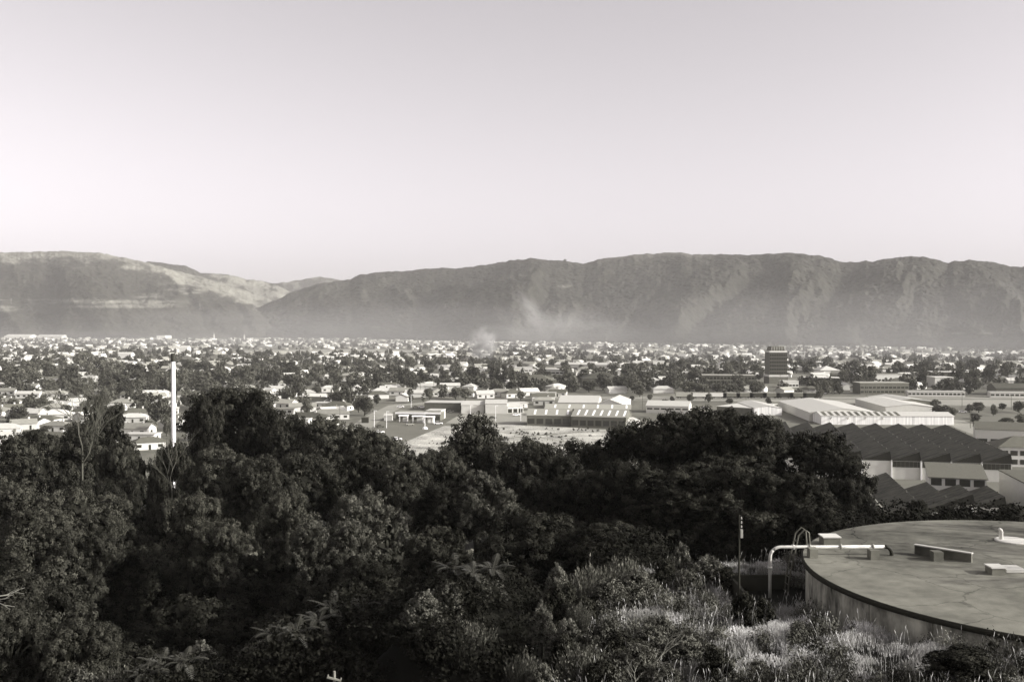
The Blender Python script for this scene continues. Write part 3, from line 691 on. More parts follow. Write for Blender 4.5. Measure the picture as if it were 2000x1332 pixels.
# white warehouses in the middle right
fl = P(1604,829)[:2]; fr = P(1863,830)[:2]
ww_ = thing('white_warehouse', 'long streaked white warehouse front with striped skylight roof behind the sawtooth factory', 'warehouse', (fl[0], fl[1], 0), math.atan2((fr-fl)[1], (fr-fl)[0]), None, (1,1,.86))
LL = float(np.hypot(*(fr - fl)))
obj('wall', MB().box(0,0,0,LL,16,5).add([(LL,0,5),(LL,16,5),(LL,8,6.6),(LL-.2,0,5),(LL-.2,16,5),(LL-.2,8,6.6)],[(0,1,2),(3,5,4),(0,2,5,3),(1,4,5,2)]).add([(0,0,5),(0,16,5),(0,8,6.6),(.2,0,5),(.2,16,5),(.2,8,6.6)],[(0,2,1),(3,4,5),(0,3,5,2),(1,2,5,4)]).mesh('wall', M['stain']), ww_)
rq = [(-.3,-.3,4.95),(LL+.3,-.3,4.95),(LL+.3,8,6.7),(-.3,8,6.7)]; rq2 = [(-.3,8,6.7),(LL+.3,8,6.7),(LL+.3,16.3,4.95),(-.3,16.3,4.95)]
rf = obj('roof', MB().hexa(rq, [(x,y,z+.15) for x,y,z in rq]).hexa(rq2, [(x,y,z+.15) for x,y,z in rq2]).mesh('roof', M['roof_white']), ww_)
for k in range(12):
    x = 1.5 + k*3.3; q = [(x, .4, 5.36),(x+1.6, .4, 5.36),(x+1.6, 7.4, 6.82),(x, 7.4, 6.82)]
    obj('skylight', MB().hexa([(a_,b_,c_-.1) for a_,b_,c_ in q], q).mesh('skylight', M['roof_dark']), rf)
for k in range(4): obj('downpipe', MB().tube([(5+k*8.5,-.1,4.2),(5+k*8.5-.8,-1.2,3.2)], .25, 6).mesh('downpipe', M['roof_mid']), ww_)
for k in range(8): c = fl + (fr-fl)*k/7; occ(c[0], c[1]+8, 11)
block('storage_hall', 'deep hall with wide white roof joined behind the streaked warehouse', 'warehouse', P(1604,829)[:2]+np.array([-1,16.5]), P(1604,829)[:2]+np.array([34,14.5]), 76, 4.6, 'roof_white', 'wall_cream', 'cross', 2)
block('storage_hall', 'second deep hall with pale roof right of the wide white one', 'warehouse', P(1612,812)[:2]+np.array([36,8]), P(1612,812)[:2]+np.array([64,6]), 62, 4.2, 'roof_light', 'wall_cream', 'cross', 1.6)
block('storage_hall', 'low pale hall furthest right behind the streaked warehouse', 'warehouse', P(1740,799)[:2], P(1820,799)[:2], 40, 4.5, 'roof_light', 'wall_brick', 'cross', 1.6)
block('storage_hall', 'smaller white walled hall left of the wide white roof', 'warehouse', P(1473,811)[:2], P(1527,811)[:2], 40, 4, 'roof_white', 'stain', 'cross', 1.2)
block('storage_hall', 'low hall with grey roof left of the smaller white hall', 'warehouse', P(1400,806)[:2], P(1466,810)[:2], 36, 3.5, 'roof_light', 'wall_brick', 'flat')

# railway wagons ----------------------------------------------------
def wagon(k, px, tonew, lab, Ln=11.5):
    p = P(px, 777.5); o = thing('railway_wagon', lab, 'wagon', (p[0], p[1], 0), 0, 'goods wagons standing in the railway yard')
    obj('wagon_body', MB().box(-Ln/2,-1.3,1.1,Ln/2,1.3,3.6).mesh('wagon_body', M[tonew]), o)
    obj('wagon_roof', MB().hexa([(-Ln/2,-1.35,3.603),(Ln/2,-1.35,3.603),(Ln/2,1.35,3.603),(-Ln/2,1.35,3.603)],[(-Ln/2,-.7,3.95),(Ln/2,-.7,3.95),(Ln/2,.7,3.95),(-Ln/2,.7,3.95)]).mesh('wagon_roof', M['roof_mid']), o)
    obj('chassis', MB().box(-Ln/2+.3,-1.1,.7,Ln/2-.3,1.1,1.097).mesh('chassis', M['darkm']), o)
    wm = MB().tube([(0,-.9,.45),(0,.9,.45)], .45, 12).mesh('wheel_set', M['darkm'])
    for x in (-Ln/2+1.6, -Ln/2+3.2, Ln/2-3.2, Ln/2-1.6): obj('wheel_set', wm, o, (x,0,0))
    occ(p[0], p[1], 6)
pxs = [1336,1366,1402,1428,1454,1480,1506,1532,1558,1584]
tn = ['roof_mid','roof_light','wall_cream','wall_brick','wall_brick','shed','wall_brick','shed','wall_brick','shed']
lb = ['grey','pale white','cream','first dark brown','second dark brown','tarred black','third dark brown','second tarred black','fourth dark brown','last tarred black']
for k in range(10): wagon(k, pxs[k], tn[k], f'{lb[k]} goods wagon in the railway train, number {k+1} counted from the left'.replace(f', number {k+1} counted', ', ' + (['first','second','third','fourth','fifth','sixth','seventh','eighth','ninth','tenth'][k]) + ' counted'))
rl = MB()
for y in (779.2, 780.4, 776.4):
    a_ = P(1080, y); 
    rl.box(P(1080,y)[0], a_[1]-.05, .03, P(2100,y)[0], a_[1]+.05, .16)
struct('railway_rails', rl.mesh('railway_rails', M['darkm']))

# chimney -----------------------------------------------------------
YC = 216.; tp = PY(338, 690, YC); r0 = .44
ch = thing('tall_chimney', 'tall slim white chimney with black top rising behind the trees', 'chimney', (tp[0], YC, 0))
obj('white_shaft', MB().lathe([(r0*1.15,0),(r0,tp[2]-1.75)], 20).mesh('white_shaft', M['paintw'], True), ch)
obj('black_top', MB().lathe([(r0*1.12,tp[2]-1.8),(r0*1.14,tp[2]-.25),(r0*.8,tp[2]),(r0*.7,tp[2]),(r0*.7,tp[2]-1)], 20).mesh('black_top', M['darkm'], True), ch)
ld = MB()
for s in (-.18, .18): ld.tube([(-.72, s-.1, 3),(-.66, s-.1, tp[2]-1)], .035, 5)
for k in range(90): ld.tube([(-.69,-.28,4+.42*k),(-.69,.08,4+.42*k)], .02, 4)
obj('ladder', ld.mesh('ladder', M['darkm']), ch)

# lamp posts and street poles ---------------------------------------
lp_post = MB().tube([(0,0,0),(0,0,8)], [.14,.08], 8).mesh('post', M['paintw']); lp_head = MB().box(-.15,-.1,7.9,1.3,.1,8.1).mesh('lamp_head', M['paintw'])
lp_base = MB().lathe([(1.3,0),(1.3,.5),(.9,1.0),(0.01,1.1)], 16).mesh('base', M['paintw'])
for px, py, lab, base in ((731,834,'tall white lamp post at the left side of the car park',0),(755,836,'thin lamp post left of the forecourt canopies',0),(830,838,'lamp post with round white base in the middle of the car park',1),(919,822,'lamp post in the yard in front of the white sheds',0),(968,822,'second lamp post in the yard below the white sheds',0),(803,797,'white lamp post behind the shop block',0),(1017,822,'lamp post close to the left end of the factory with skylights',0)):
    c = P(px, py); o = thing('lamp_post', lab, 'lamp post', (c[0], c[1], 0), 0, 'lamp posts around the car park')
    obj('post', lp_post, o); obj('lamp_head', lp_head, o)
    if base: obj('base', lp_base, o)
upole = MB().tube([(0,0,0),(0,0,9)], [.16,.11], 6).mesh('pole', M['wood']); uarm = MB().box(-1.1,-.06,8.3,1.1,.06,8.45).mesh('crossarm', M['wood'])
for px, py, lab in ((74,770,'timber power pole among trees near the left edge'),(423,765,'power pole left of the big conifer top'),(570,772,'pole behind the bungalow with dark windows'),(1255,800,'pole by the railway workshop'),(1692,775,'power pole by the railway block at right'),(1975,800,'white topped pole at the right edge yard'),(1879,795,'power pole beside the road at right'),(388,766,'power pole right of the chimney'),(1895,836,'pole beside the white office wing')):
    c = P(px, py); o = thing('power_pole', lab, 'power pole', (c[0], c[1], 0), 0, 'power poles in the town'); obj('pole', upole, o); obj('crossarm', uarm, o)

rp_ = random.Random(61)
for i in range(34):
    D = rp_.uniform(420, 900); px = rp_.uniform(0, 1050) if i % 3 else rp_.uniform(1350, 2000); py = HZ + CAMZ/D*F
    if (690 < px < 1400 and py > 783) or (px > 1350 and py > 783): continue
    o = thing('power_pole', 'timber power pole standing among the houses of the town', 'power pole', ((px-1000)/F*D, D, 0), rp_.choice((0, .5, 1.5)), 'power poles in the town'); obj('pole', upole, o); obj('crossarm', uarm, o)
# cars --------------------------------------------------------------
def carprof(m):
    s = [(-2.1,.35),(-2.1,.8),(-1.7,.95),(2.0,.9),(2.15,.7),(2.15,.35)]; mb = MB(); n = len(s)
    mb.add([(x,-.82,z) for x,z in s]+[(x,.82,z) for x,z in s], [tuple(range(n)), tuple(range(2*n-1,n-1,-1))]+[(i,i+n,(i+1)%n+n,(i+1)%n) for i in range(n)]); return mb.mesh('body', m)
cb = {k: carprof(M[k]) for k in ('paintw','roof_mid','roof_dark')}
cab = MB().hexa([(-1.5,-.76,.94),(1.0,-.76,.92),(1.0,.76,.92),(-1.5,.76,.94)],[(-1.1,-.62,1.42),(.35,-.62,1.42),(.35,.62,1.42),(-1.1,.62,1.42)]).mesh('cabin_glass', M['glass'])
whl = MB().tube([(0,-.1,0),(0,.1,0)], .32, 12).mesh('wheel', M['darkm'])
def car(px, py, rz, m, lab, at=None):
    c = P(px, py) if at is None else at; o = thing('parked_car', lab, 'car', (c[0], c[1], .03), R(rz), 'parked cars')
    obj('body', cb[m], o); t = obj('cabin_glass', cab, o)
    obj('cabin_roof', MB().box(-1.1,-.61,1.423,.35,.61,1.46).mesh('cabin_roof', M[m]), o)
    for x in (-1.35,1.4):
        for y in (-.75,.75): obj('wheel', whl, o, (x,y,.32))
for a_ in [(742,835,10,'roof_dark','dark car at the left of the forecourt'),(782,796,0,'paintw','white car parked on the street behind the shop block'),(812,797,5,'roof_mid','grey car behind the shop block, left one of two'),(824,797,0,'paintw','white car behind the shop block, right of the grey one'),
           (880,806,0,'roof_mid','grey car beside the long warehouse'),(800,831,20,'roof_mid','grey car in front of the middle canopy'),(856,829,0,'paintw','white car right of the forecourt canopies'),(962,818,0,'roof_dark','dark car below the white sheds'),
           (1008,812,15,'paintw','white car beside the end shed'),(775,860,30,'paintw','white car half hidden by trees at the car park front'),(742,846,10,'paintw','white car at the lower left of the car park')]:
    car(*a_)
for k, (px, py) in enumerate([(1925,850),(1938,853),(1951,856),(1964,850),(1978,853),(1990,857),(1958,862),(1972,866),(1945,842),(1985,843),(1880,806),(1760,790),(1350,797),(1376,799),(1330,792),(1440,800)]):
    car(px, py, (10,-15,30)[k%3], ['roof_mid','paintw','roof_dark'][k%3], (['grey','white','dark'][k%3]) + (' car standing in the yard at the right edge' if px > 1900 else (' car on the yard beside the road at right' if px > 1700 else ' car on the open ground by the railway')))
for k in range(11): car(1492+13*k+(k%3)*4, 768+(k%2)*1.5, 0, ['paintw','roof_mid','roof_dark'][k%3], f"{['white','grey','dark'][k%3]} car in the row beside the railway under the office tower", None)

# smoke -------------------------------------------------------------
def smoke(name, label, loc, size, dens, sc=2.2, col=.8, rot=0):
    bpy_me = MB().lathe([(.01,-1),(.5,-.87),(.87,-.5),(1,0),(.87,.5),(.5,.87),(.01,1)], 24).mesh(name)
    o = obj(name, bpy_me); o.location = tuple(loc); o.scale = size; o.rotation_euler = (0, rot, 0); tag(o, label, 'smoke', None, 'stuff')
    m = bpy.data.materials.new(name); m.use_nodes = True; nt = m.node_tree; N = nt.nodes; L = nt.links; N.remove(N['Principled BSDF'])
    pv = N.new('ShaderNodeVolumePrincipled'); pv.inputs['Color'].default_value = tone(col); L.new(pv.outputs[0], N['Material Output'].inputs['Volume'])
    tc = N.new('ShaderNodeTexCoord'); ln = N.new('ShaderNodeVectorMath'); ln.operation = 'LENGTH'; L.new(tc.outputs['Object'], ln.inputs[0])
    mr = N.new('ShaderNodeMapRange'); mr.inputs[1].default_value = .95; mr.inputs[2].default_value = 0; mr.inputs[3].default_value = 0; mr.inputs[4].default_value = 1; mr.interpolation_type='SMOOTHSTEP'; L.new(ln.outputs['Value'], mr.inputs[0])
    nz = N.new('ShaderNodeTexNoise'); nz.inputs['Scale'].default_value = sc; nz.inputs['Detail'].default_value = 3; L.new(tc.outputs['Object'], nz.inputs['Vector'])
    m2 = N.new('ShaderNodeMapRange'); m2.inputs[1].default_value = .38; m2.inputs[2].default_value = .75; m2.inputs[4].default_value = 1; L.new(nz.outputs['Fac'], m2.inputs[0])
    mm = N.new('ShaderNodeMath'); mm.operation = 'MULTIPLY'; L.new(mr.outputs[0], mm.inputs[0]); L.new(m2.outputs[0], mm.inputs[1])
    m3 = N.new('ShaderNodeMath'); m3.operation = 'MULTIPLY'; m3.inputs[1].default_value = dens; L.new(mm.outputs[0], m3.inputs[0]); L.new(m3.outputs[0], pv.inputs['Density'])
    bpy_me.materials.append(m); return o
c = P(930, 706); smoke('smoke_plume', 'white smoke plume rising from the middle of the town', (c[0]+8, c[1], 22), (26, 20, 34), .28, rot=R(28))
c = PY(1075, 645, 2400); smoke('smoke_bank', 'broad pale smoke drifting along the foot of the hills', (c[0], 2400, 40), (260, 150, 70), .006, sc=2.0)
c = PY(1040, 612, 2420); smoke('smoke_wisp', 'slanting smoke wisp rising in front of the dark hillside', (c[0], 2420, c[2]), (34, 34, 90), .035, sc=1.4, rot=R(-38))
c = PY(1500, 640, 1900); smoke('smog_bank', 'low smog lying over the right half of the town before the hills', (520, 1650, 10), (1100, 900, 170), .0012, sc=1.1)

smoke('smog_bank', 'low smog over the far left half of the town', (-600, 2500, 10), (1700, 1500, 150), .0007, sc=1.2)
# ------------------------------------------------------------------ foliage
def leaf_geo(C, N_, s, asp=.45, r=None, jit=.55):
    """rhombus leaves: centres C, preferred normals N_, size array s"""
    r = r or rng; n = len(C)
    nn = N_ + r.normal(0, 1, (n, 3)) * jit; nn /= np.linalg.norm(nn, axis=1)[:, None] + 1e-9
    t = r.normal(0, 1, (n, 3)); t -= nn * (t * nn).sum(1)[:, None]; t /= np.linalg.norm(t, axis=1)[:, None] + 1e-9
    b = np.cross(nn, t); s = np.broadcast_to(s, (n,))[:, None]
    V = np.stack([C - t*s, C + b*s*asp, C + t*s, C - b*s*asp], 1).reshape(-1, 3)
    return V, np.arange(n * 4).reshape(-1, 4)
def crown(name, m, seed, Rx, Hc, z0, nl, nt, nlf, leaf, lobe=.34, flat=1.0, spray=0., tuft=.28, toneamp=1.0, conic=0., shell=.25, mound=False, shoots=0, clump=0., long=1., core=0, jit=.55):
    r = np.random.default_rng(seed)
    g = []                                                     # lobes
    while len(g) < nl:
        p = r.uniform(-1, 1, 3)
        if mound:
            zz_ = r.random() ** 1.3; k = (1 - zz_ ** 1.6) ** .8; a_ = r.uniform(0, 6.283); q_ = r.random() ** .5 * .8
            g.append((Rx*k*q_*math.cos(a_), Rx*k*q_*math.sin(a_), z0 + Hc*zz_*.82)); continue
        if shell < np.linalg.norm(p) < .8 + .1*r.random():
            k = 1 - conic * (p[2] * .5 + .5)
            g.append((p[0]*Rx*k, p[1]*Rx*k, z0 + Hc*(.5 + .5*p[2])))
    g = np.array(g); lr = Rx * lobe * r.uniform(.65, 1.2, nl) * (1 - conic*.6*((g[:, 2]-z0)/Hc))
    Cs = []; Ns = []; Tn = []
    for i in range(nl):
        d = r.normal(0, 1, (nt, 3)); d[:, 2] += .25; d /= np.linalg.norm(d, axis=1)[:, None]
        q = g[i] + d * lr[i] * np.array([1, 1, .8*flat]) * r.uniform(.8, 1.08, nt)[:, None]
        dist = np.linalg.norm((q[:, None] - g[None]) / lr[None, :, None], axis=2); dist[:, i] = 9
        keep = dist.min(1) > .72; q = q[keep]; d = d[keep]; k = len(q)
        if k == 0: continue
        tt = r.uniform(0, 1, k)
        if clump:
            hn = d[:, None] * .9 + r.normal(0, .75, (k, nlf, 3)); hn /= np.linalg.norm(hn, axis=2)[..., None]
            cr = clump * r.uniform(.5, 1.35, (k, 1, 1)); off = hn * cr * r.uniform(.7, 1.12, (k, nlf, 1))
            ax_ = d + r.normal(0, .3, (k, 3)) + np.array([0, 0, .15]); ax_ /= np.linalg.norm(ax_, axis=1)[:, None]
            al = (off * ax_[:, None]).sum(2, keepdims=True); off = off + ax_[:, None] * al * (long - 1)
            if flat < 1: off[..., 2] *= flat
            Cs.append((q[:, None] + off).reshape(-1, 3)); Ns.append((hn * np.array([1, 1, 1 / max(flat, .5)])).reshape(-1, 3)); Tn.append(np.repeat(tt, nlf)); continue
        if spray:
            ax_ = d + r.normal(0, .35, (k, 3)); ax_[:, 2] += .25; ax_ /= np.linalg.norm(ax_, axis=1)[:, None]
            s_ = r.uniform(-.4, 1, (k, nlf)); c = q[:, None] + ax_[:, None] * s_[..., None] * spray + r.normal(0, tuft*.5, (k, nlf, 3))
        else: c = q[:, None] + r.normal(0, tuft, (k, nlf, 3)) * np.array([1, 1, .7])
        Cs.append(c.reshape(-1, 3)); Ns.append(np.repeat(d * 1.0 + np.array([0,0,.3]), nlf, 0)); Tn.append(np.repeat(tt, nlf))
    for i in range(shoots):
        p_ = g[r.integers(nl)]; d = r.normal(0, .5, 3); d[2] = 1.2; d /= np.linalg.norm(d); k = nlf * 3; s_ = r.uniform(.6, 1.6, k)
        Cs.append(p_ + d * s_[:, None] * lr.mean() + r.normal(0, tuft*.35, (k, 3))); Ns.append(np.tile(d + r.normal(0, .6, 3), (k, 1))); Tn.append(np.full(k, r.uniform(.2, 1)))
    C = np.concatenate(Cs); N_ = np.concatenate(Ns); tn = np.concatenate(Tn)
    sz_ = leaf * r.uniform(.7, 1.3, len(C))
    if core:  # oversized leaves in the darkest tone, added inside the lobes to block light
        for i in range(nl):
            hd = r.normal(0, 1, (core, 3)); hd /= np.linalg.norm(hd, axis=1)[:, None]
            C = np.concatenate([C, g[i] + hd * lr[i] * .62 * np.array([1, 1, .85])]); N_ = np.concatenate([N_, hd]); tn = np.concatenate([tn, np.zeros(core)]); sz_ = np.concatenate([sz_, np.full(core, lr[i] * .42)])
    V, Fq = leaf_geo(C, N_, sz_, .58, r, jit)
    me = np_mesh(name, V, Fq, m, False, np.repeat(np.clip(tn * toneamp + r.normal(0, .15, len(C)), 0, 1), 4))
    tm = MB(); k0 = z0 + Hc*.55
    tm.tube([(0,0,-1.5),(Rx*.03,0,z0*.5),(0,Rx*.04,z0),(0,0,k0)], [Rx*.09, Rx*.07, Rx*.055, Rx*.03], 8)
    for i in range(0, nl, max(1, nl // 14)):
        zz = min(z0 + (g[i][2]-z0)*.4, k0); tm.tube([(0,0,zz),(g[i][0]*.5, g[i][1]*.5, zz+(g[i][2]-zz)*.6), tuple(g[i])], [Rx*.035, Rx*.022, Rx*.01], 5)
    return me, tm.mesh('trunk', M['bark'])
# near trees: unit prototypes with crown radius 1 scaled later -> keep metres: R=4, crown height 7, clear stem 3
PROT = {}
def prot(kind, k):
    key = (kind, k)
    if key not in PROT:
        s = 100 + k * 7 + len(kind)
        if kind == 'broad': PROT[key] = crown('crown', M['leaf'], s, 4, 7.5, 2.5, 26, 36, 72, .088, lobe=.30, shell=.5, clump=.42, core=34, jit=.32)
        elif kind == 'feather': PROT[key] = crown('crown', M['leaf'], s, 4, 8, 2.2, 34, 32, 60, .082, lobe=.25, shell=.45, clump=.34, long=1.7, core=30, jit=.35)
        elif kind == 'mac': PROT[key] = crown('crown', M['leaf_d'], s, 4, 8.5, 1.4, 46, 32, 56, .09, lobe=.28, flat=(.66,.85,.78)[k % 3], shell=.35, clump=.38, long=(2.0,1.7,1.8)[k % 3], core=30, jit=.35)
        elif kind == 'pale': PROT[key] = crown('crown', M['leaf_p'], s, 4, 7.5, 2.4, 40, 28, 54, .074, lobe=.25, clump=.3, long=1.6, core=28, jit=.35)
    return PROT[key]
def near_tree(px, ytop, wpx, Y, kind, k, lab, hc=None, name='tree'):
    if ytop < 900: ytop -= (12 if kind == 'mac' else 6) + (10 if px < 260 and kind != 'mac' else 0)
    p = PY(px, ytop, Y); g = float(T(p[0], Y)); wid = wpx * Y / F
    s = wid / 2 / 4.1; H = p[2] - g; full = 9.6 if kind == 'mac' else 10.0
    s *= 1.08; sz = hc if hc else min(max(s * 1.1, H / full * .45), H / full)
    # crown top sits at ytop; stem stretches down into the ground
    o = thing(name, lab, 'tree', (p[0], Y, p[2] - full * sz), random.uniform(0, 6.28), 'trees on the near hillside')
    cm, tm = prot(kind, k)
    c = obj('crown', cm, o); c.scale = (s, s, sz)
    t = obj('trunk', tm, o); low = o.location.z - g
    t.scale = (s, s, sz)
    if low > .5:
        ex = MB().tube([(0,0,-low-.6),(.1,0,-low*.5),(0,0,0)], [.42*s+.1,.36*s+.08,.3*s+.05], 8).mesh('lower_trunk', M['bark']); obj('lower_trunk', ex, t).scale = (1/s, 1/s, 1/sz)
    return o
NT = [
 (25,880,150,105,'feather',0,'leafy tree at the left edge below the white roofs'),
 (95,850,150,108,'broad',0,'broad dark tree beneath the white houses at left'),
 (165,838,120,112,'feather',1,'dark tree standing under the leafless tree'),
 (205,800,95,120,'mac',1,'darkest spiky tree right of the leafless tree'),
 (235,872,100,100,'broad',1,'rounded tree left of the chimney foot'),
 (312,888,50,100,'feather',2,'narrow thin tree directly below the chimney'),
 (345,876,66,100,'mac',2,'small dark tree right below the chimney'),
 (456,752,178,118,'mac',0,'big dark layered conifer just right of the chimney'),
 (408,800,84,113,'mac',1,'left shoulder of the dark conifer clump beside the chimney'),
 (508,806,100,114,'mac',2,'right shoulder of the dark conifer clump beside the chimney'),
 (575,832,130,110,'feather',0,'tree crown right of the big conifer'),
 (650,822,150,108,'broad',2,'wide tree crown below the large dark hipped house'),
 (725,848,130,106,'feather',1,'tree crown at the near corner of the car park'),
 (770,868,120,100,'feather',2,'small crown beside the concrete path'),
 (930,834,190,104,'feather',0,'tall crown standing against the dry field'),
 (1015,856,170,100,'broad',0,'crown right of the tall one against the dry field'),
 (855,876,120,98,'broad',1,'low crown left of the tall one against the dry field'),
 (1150,864,160,90,'mac',0,'left part of the big dark tree group by the dry field'),
 (1240,842,160,86,'mac',1,'dark crown second from the left in the big tree group'),
 (1330,816,165,82,'mac',2,'dark middle crown of the big tree group'),
 (1420,795,190,80,'mac',0,'tallest dark crown of the big tree group'),
 (1490,830,110,84,'mac',1,'right crown of the big group beside the sawtooth roof'),
 (1600,858,180,80,'mac',2,'dark spreading tree in front of the sawtooth roof'),
 (1560,930,150,66,'mac',1,'dark tree just behind the pipe ladder'),
 (1655,935,110,76,'feather',1,'tree crown left of the lower sawtooth roofs'),
 (1745,1000,110,90,'broad',2,'small dark tree below the white smoking vent'),
 (1793,978,50,95,'mac',1,'small pointed tree before the lower sawtooth roofs'),
 (1850,1004,100,92,'feather',2,'low tree behind the left of the tank roof'),
 (1915,998,110,92,'broad',0,'low tree behind the middle of the tank roof'),
 (1975,992,100,90,'feather',0,'low tree behind the tank at the right edge'),
 (40,940,170,82,'feather',1,'dark tree in the second row at the left edge'),
 (150,945,190,80,'broad',1,'large rounded tree in the second row at left'),
 (240,925,110,85,'broad',0,'smaller tree right of the large rounded one at left'),
 (430,878,150,86,'broad',2,'dome shaped tree with paler tufts below the big conifer'),
 (520,905,130,84,'feather',0,'tree right of the dome shaped one'),
 (600,885,150,88,'broad',1,'tree behind the pale feathery one in the middle left'),
 (700,895,130,88,'mac',2,'dark tree above the pale feathery one'),
 (790,900,130,86,'feather',1,'tree crown between the path and the pale shrub tree'),
 (870,930,120,80,'mac',0,'dark gap tree left of the pale leafed tree'),
 (1065,885,150,78,'feather',2,'tree right of the pale leafed tree at centre'),
 (1140,930,160,74,'mac',1,'black shaded tree at the centre of the hillside'),
 (1230,900,180,72,'mac',2,'black shaded tree right of centre'),
 (1350,900,200,68,'mac',0,'near dark tree left of the thin steel pole'),
 (1450,905,190,66,'mac',1,'near dark tree behind the thin steel pole'),
 (370,960,130,70,'broad',0,'light tufted tree in the third row left of centre'),
 (430,1010,120,68,'broad',1,'light tufted tree below the dome shaped one'),
 (60,1010,190,66,'feather',0,'tree in the third row at the left edge'),
 (150,1010,150,68,'broad',2,'rounded light tree above the black hollow'),
 (640,1000,170,66,'pale',0,'lower feathery tree with pale foliage left of centre'),
 (715,945,180,72,'pale',1,'pale feathery tree in the middle of the hillside'),
 (560,960,120,72,'feather',1,'tree left of the pale feathery one'),
 (955,925,120,70,'pale',2,'pale leafed upright tree standing alone at the centre'),
 (60,1110,230,47,'broad',2,'big leafy tree filling the lower left corner'),
 (150,1215,170,42,'broad',0,'lower part of the leafy clump in the left corner'),
 (15,1180,160,42,'feather',1,'leafy tree cut by the left edge at the bottom'),
 (235,1055,150,74,'mac',0,'shaded tree at the left of the dark hollow'),
 (325,1075,150,77,'mac',1,'shaded tree in the middle of the dark hollow, left of centre'),
 (420,1085,150,75,'mac',2,'shaded tree in the middle of the dark hollow, right of centre'),
 (520,1065,150,73,'mac',0,'shaded tree at the right of the dark hollow'),
 (290,1005,150,90,'mac',2,'shaded tree further back at the left of the dark hollow'),
 (400,1060,150,92,'mac',0,'shaded tree further back in the dark hollow'),
 (620,1090,140,66,'mac',1,'shaded tree above the fern row'),
 (710,1100,140,60,'mac',2,'shaded tree between fern row and glossy shrub'),
 (850,1040,150,62,'mac',1,'black shaded tree under the pale leafed tree'),
 (1020,1030,180,60,'mac',0,'black shaded tree behind the fern clump'),
 (1180,1020,180,60,'mac',2,'black shaded tree behind the broom bushes'),
]
for t in NT: near_tree(*t)

rf_ = random.Random(44)
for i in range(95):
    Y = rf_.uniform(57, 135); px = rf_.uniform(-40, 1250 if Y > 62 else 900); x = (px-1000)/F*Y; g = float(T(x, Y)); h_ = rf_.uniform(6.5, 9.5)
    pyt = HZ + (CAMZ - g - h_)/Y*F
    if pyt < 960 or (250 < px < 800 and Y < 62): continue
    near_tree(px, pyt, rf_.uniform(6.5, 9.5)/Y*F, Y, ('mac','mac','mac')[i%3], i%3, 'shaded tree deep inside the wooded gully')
# leafless tree
def bare_tree(name, label, loc, H, seed, m, spread=.55, lev=5, r0=.3, group=None):
    r = random.Random(seed); mb = MB(); tw_ = MB()
    def rec(p, d, L, rad, l):
        q = p + d*L*.5 + Vector((r.uniform(-1,1), r.uniform(-1,1), 0))*L*.06; e = q + (d + Vector((r.uniform(-.2,.2), r.uniform(-.2,.2), .05))).normalized()*L*.5
        (mb if l > 1 else tw_).tube([p, q, e], [rad, rad*.85, rad*.7], 6 if l > 2 else 4, False)
        if l == 0: return
        for k in range(r.choice((2,3,3))):
            a = Vector((r.uniform(-1,1), r.uniform(-1,1), r.uniform(-.15,.5)))*spread
            rec(e if k else q, (d + a*1.3).normalized(), L*r.uniform(.62,.82), rad*.62, l-1)
    rec(Vector((0,0,0)), Vector((0,0,1)), H*.3, r0, lev)
    o = thing(name, label, 'tree', loc, 0, group); mb.add(tw_.v, tw_.f); obj('branches', mb.mesh('branches', m), o); return o
p = PY(160, 852, 108); bare_tree('leafless_tree', 'tall leafless tree with pale forked branches at left', (p[0], 108, p[2]-5), 13.0, 12, M['bark2'], .5, 7, .13)
p = PY(183, 850, 112); bare_tree('leafless_tree', 'slimmer leafless tree right of the tall forked one', (p[0], 112, p[2]-4), 10.0, 5, M['bark2'], .4, 6, .08)
p = PY(336, 958, 90); bare_tree('dead_tree', 'thin dead tree standing before the chimney foot', (p[0], 90, p[2]-1), 7.0, 8, M['bark2'], .35, 6, .06)

# town trees ---------------------------------------------------------
TT_ = {}
def tproto(kind, k):
    if (kind, k) not in TT_:
        s = 300 + k
        if kind == 'round': TT_[(kind,k)] = crown('crown', M['leaf_t'], s, 4, 6.6, 1.3, 16, 34, 5, .42, lobe=.4, tuft=.35)
        elif kind == 'cone': TT_[(kind,k)] = crown('crown', M['leaf_t'], s, 3.2, 14, 1.2, 26, 26, 4, .42, lobe=.32, tuft=.3, conic=.8)
        elif kind == 'poplar': TT_[(kind,k)] = crown('crown', M['leaf_t'], s, 1.6, 14, 1.2, 16, 26, 4, .4, lobe=.5, tuft=.3, conic=.4)
    return TT_[(kind,k)]
ntt = 0
def town_tree(px, py, w, kind, lab, h=None, at=None, trunk=True):
    global ntt
    p = P(px, py) if at is None else at; base = {'round':4.2,'cone':3.4,'poplar':2.0}[kind]; s = w/2/base
    o = thing('town_tree', lab, 'tree', (p[0], p[1], 0), random.uniform(0, 6.28), 'trees in the valley town')
    cm, tm = tproto(kind, ntt % 4); ntt += 1
    sz = s if h is None else h / {'round':8.2,'cone':15.5,'poplar':15.5}[kind]
    c = obj('crown', cm, o); c.scale = (s, s, sz)
    if trunk: t = obj('trunk', tm, o); t.scale = (s, s, sz)
    occ(p[0], p[1], w*.3)
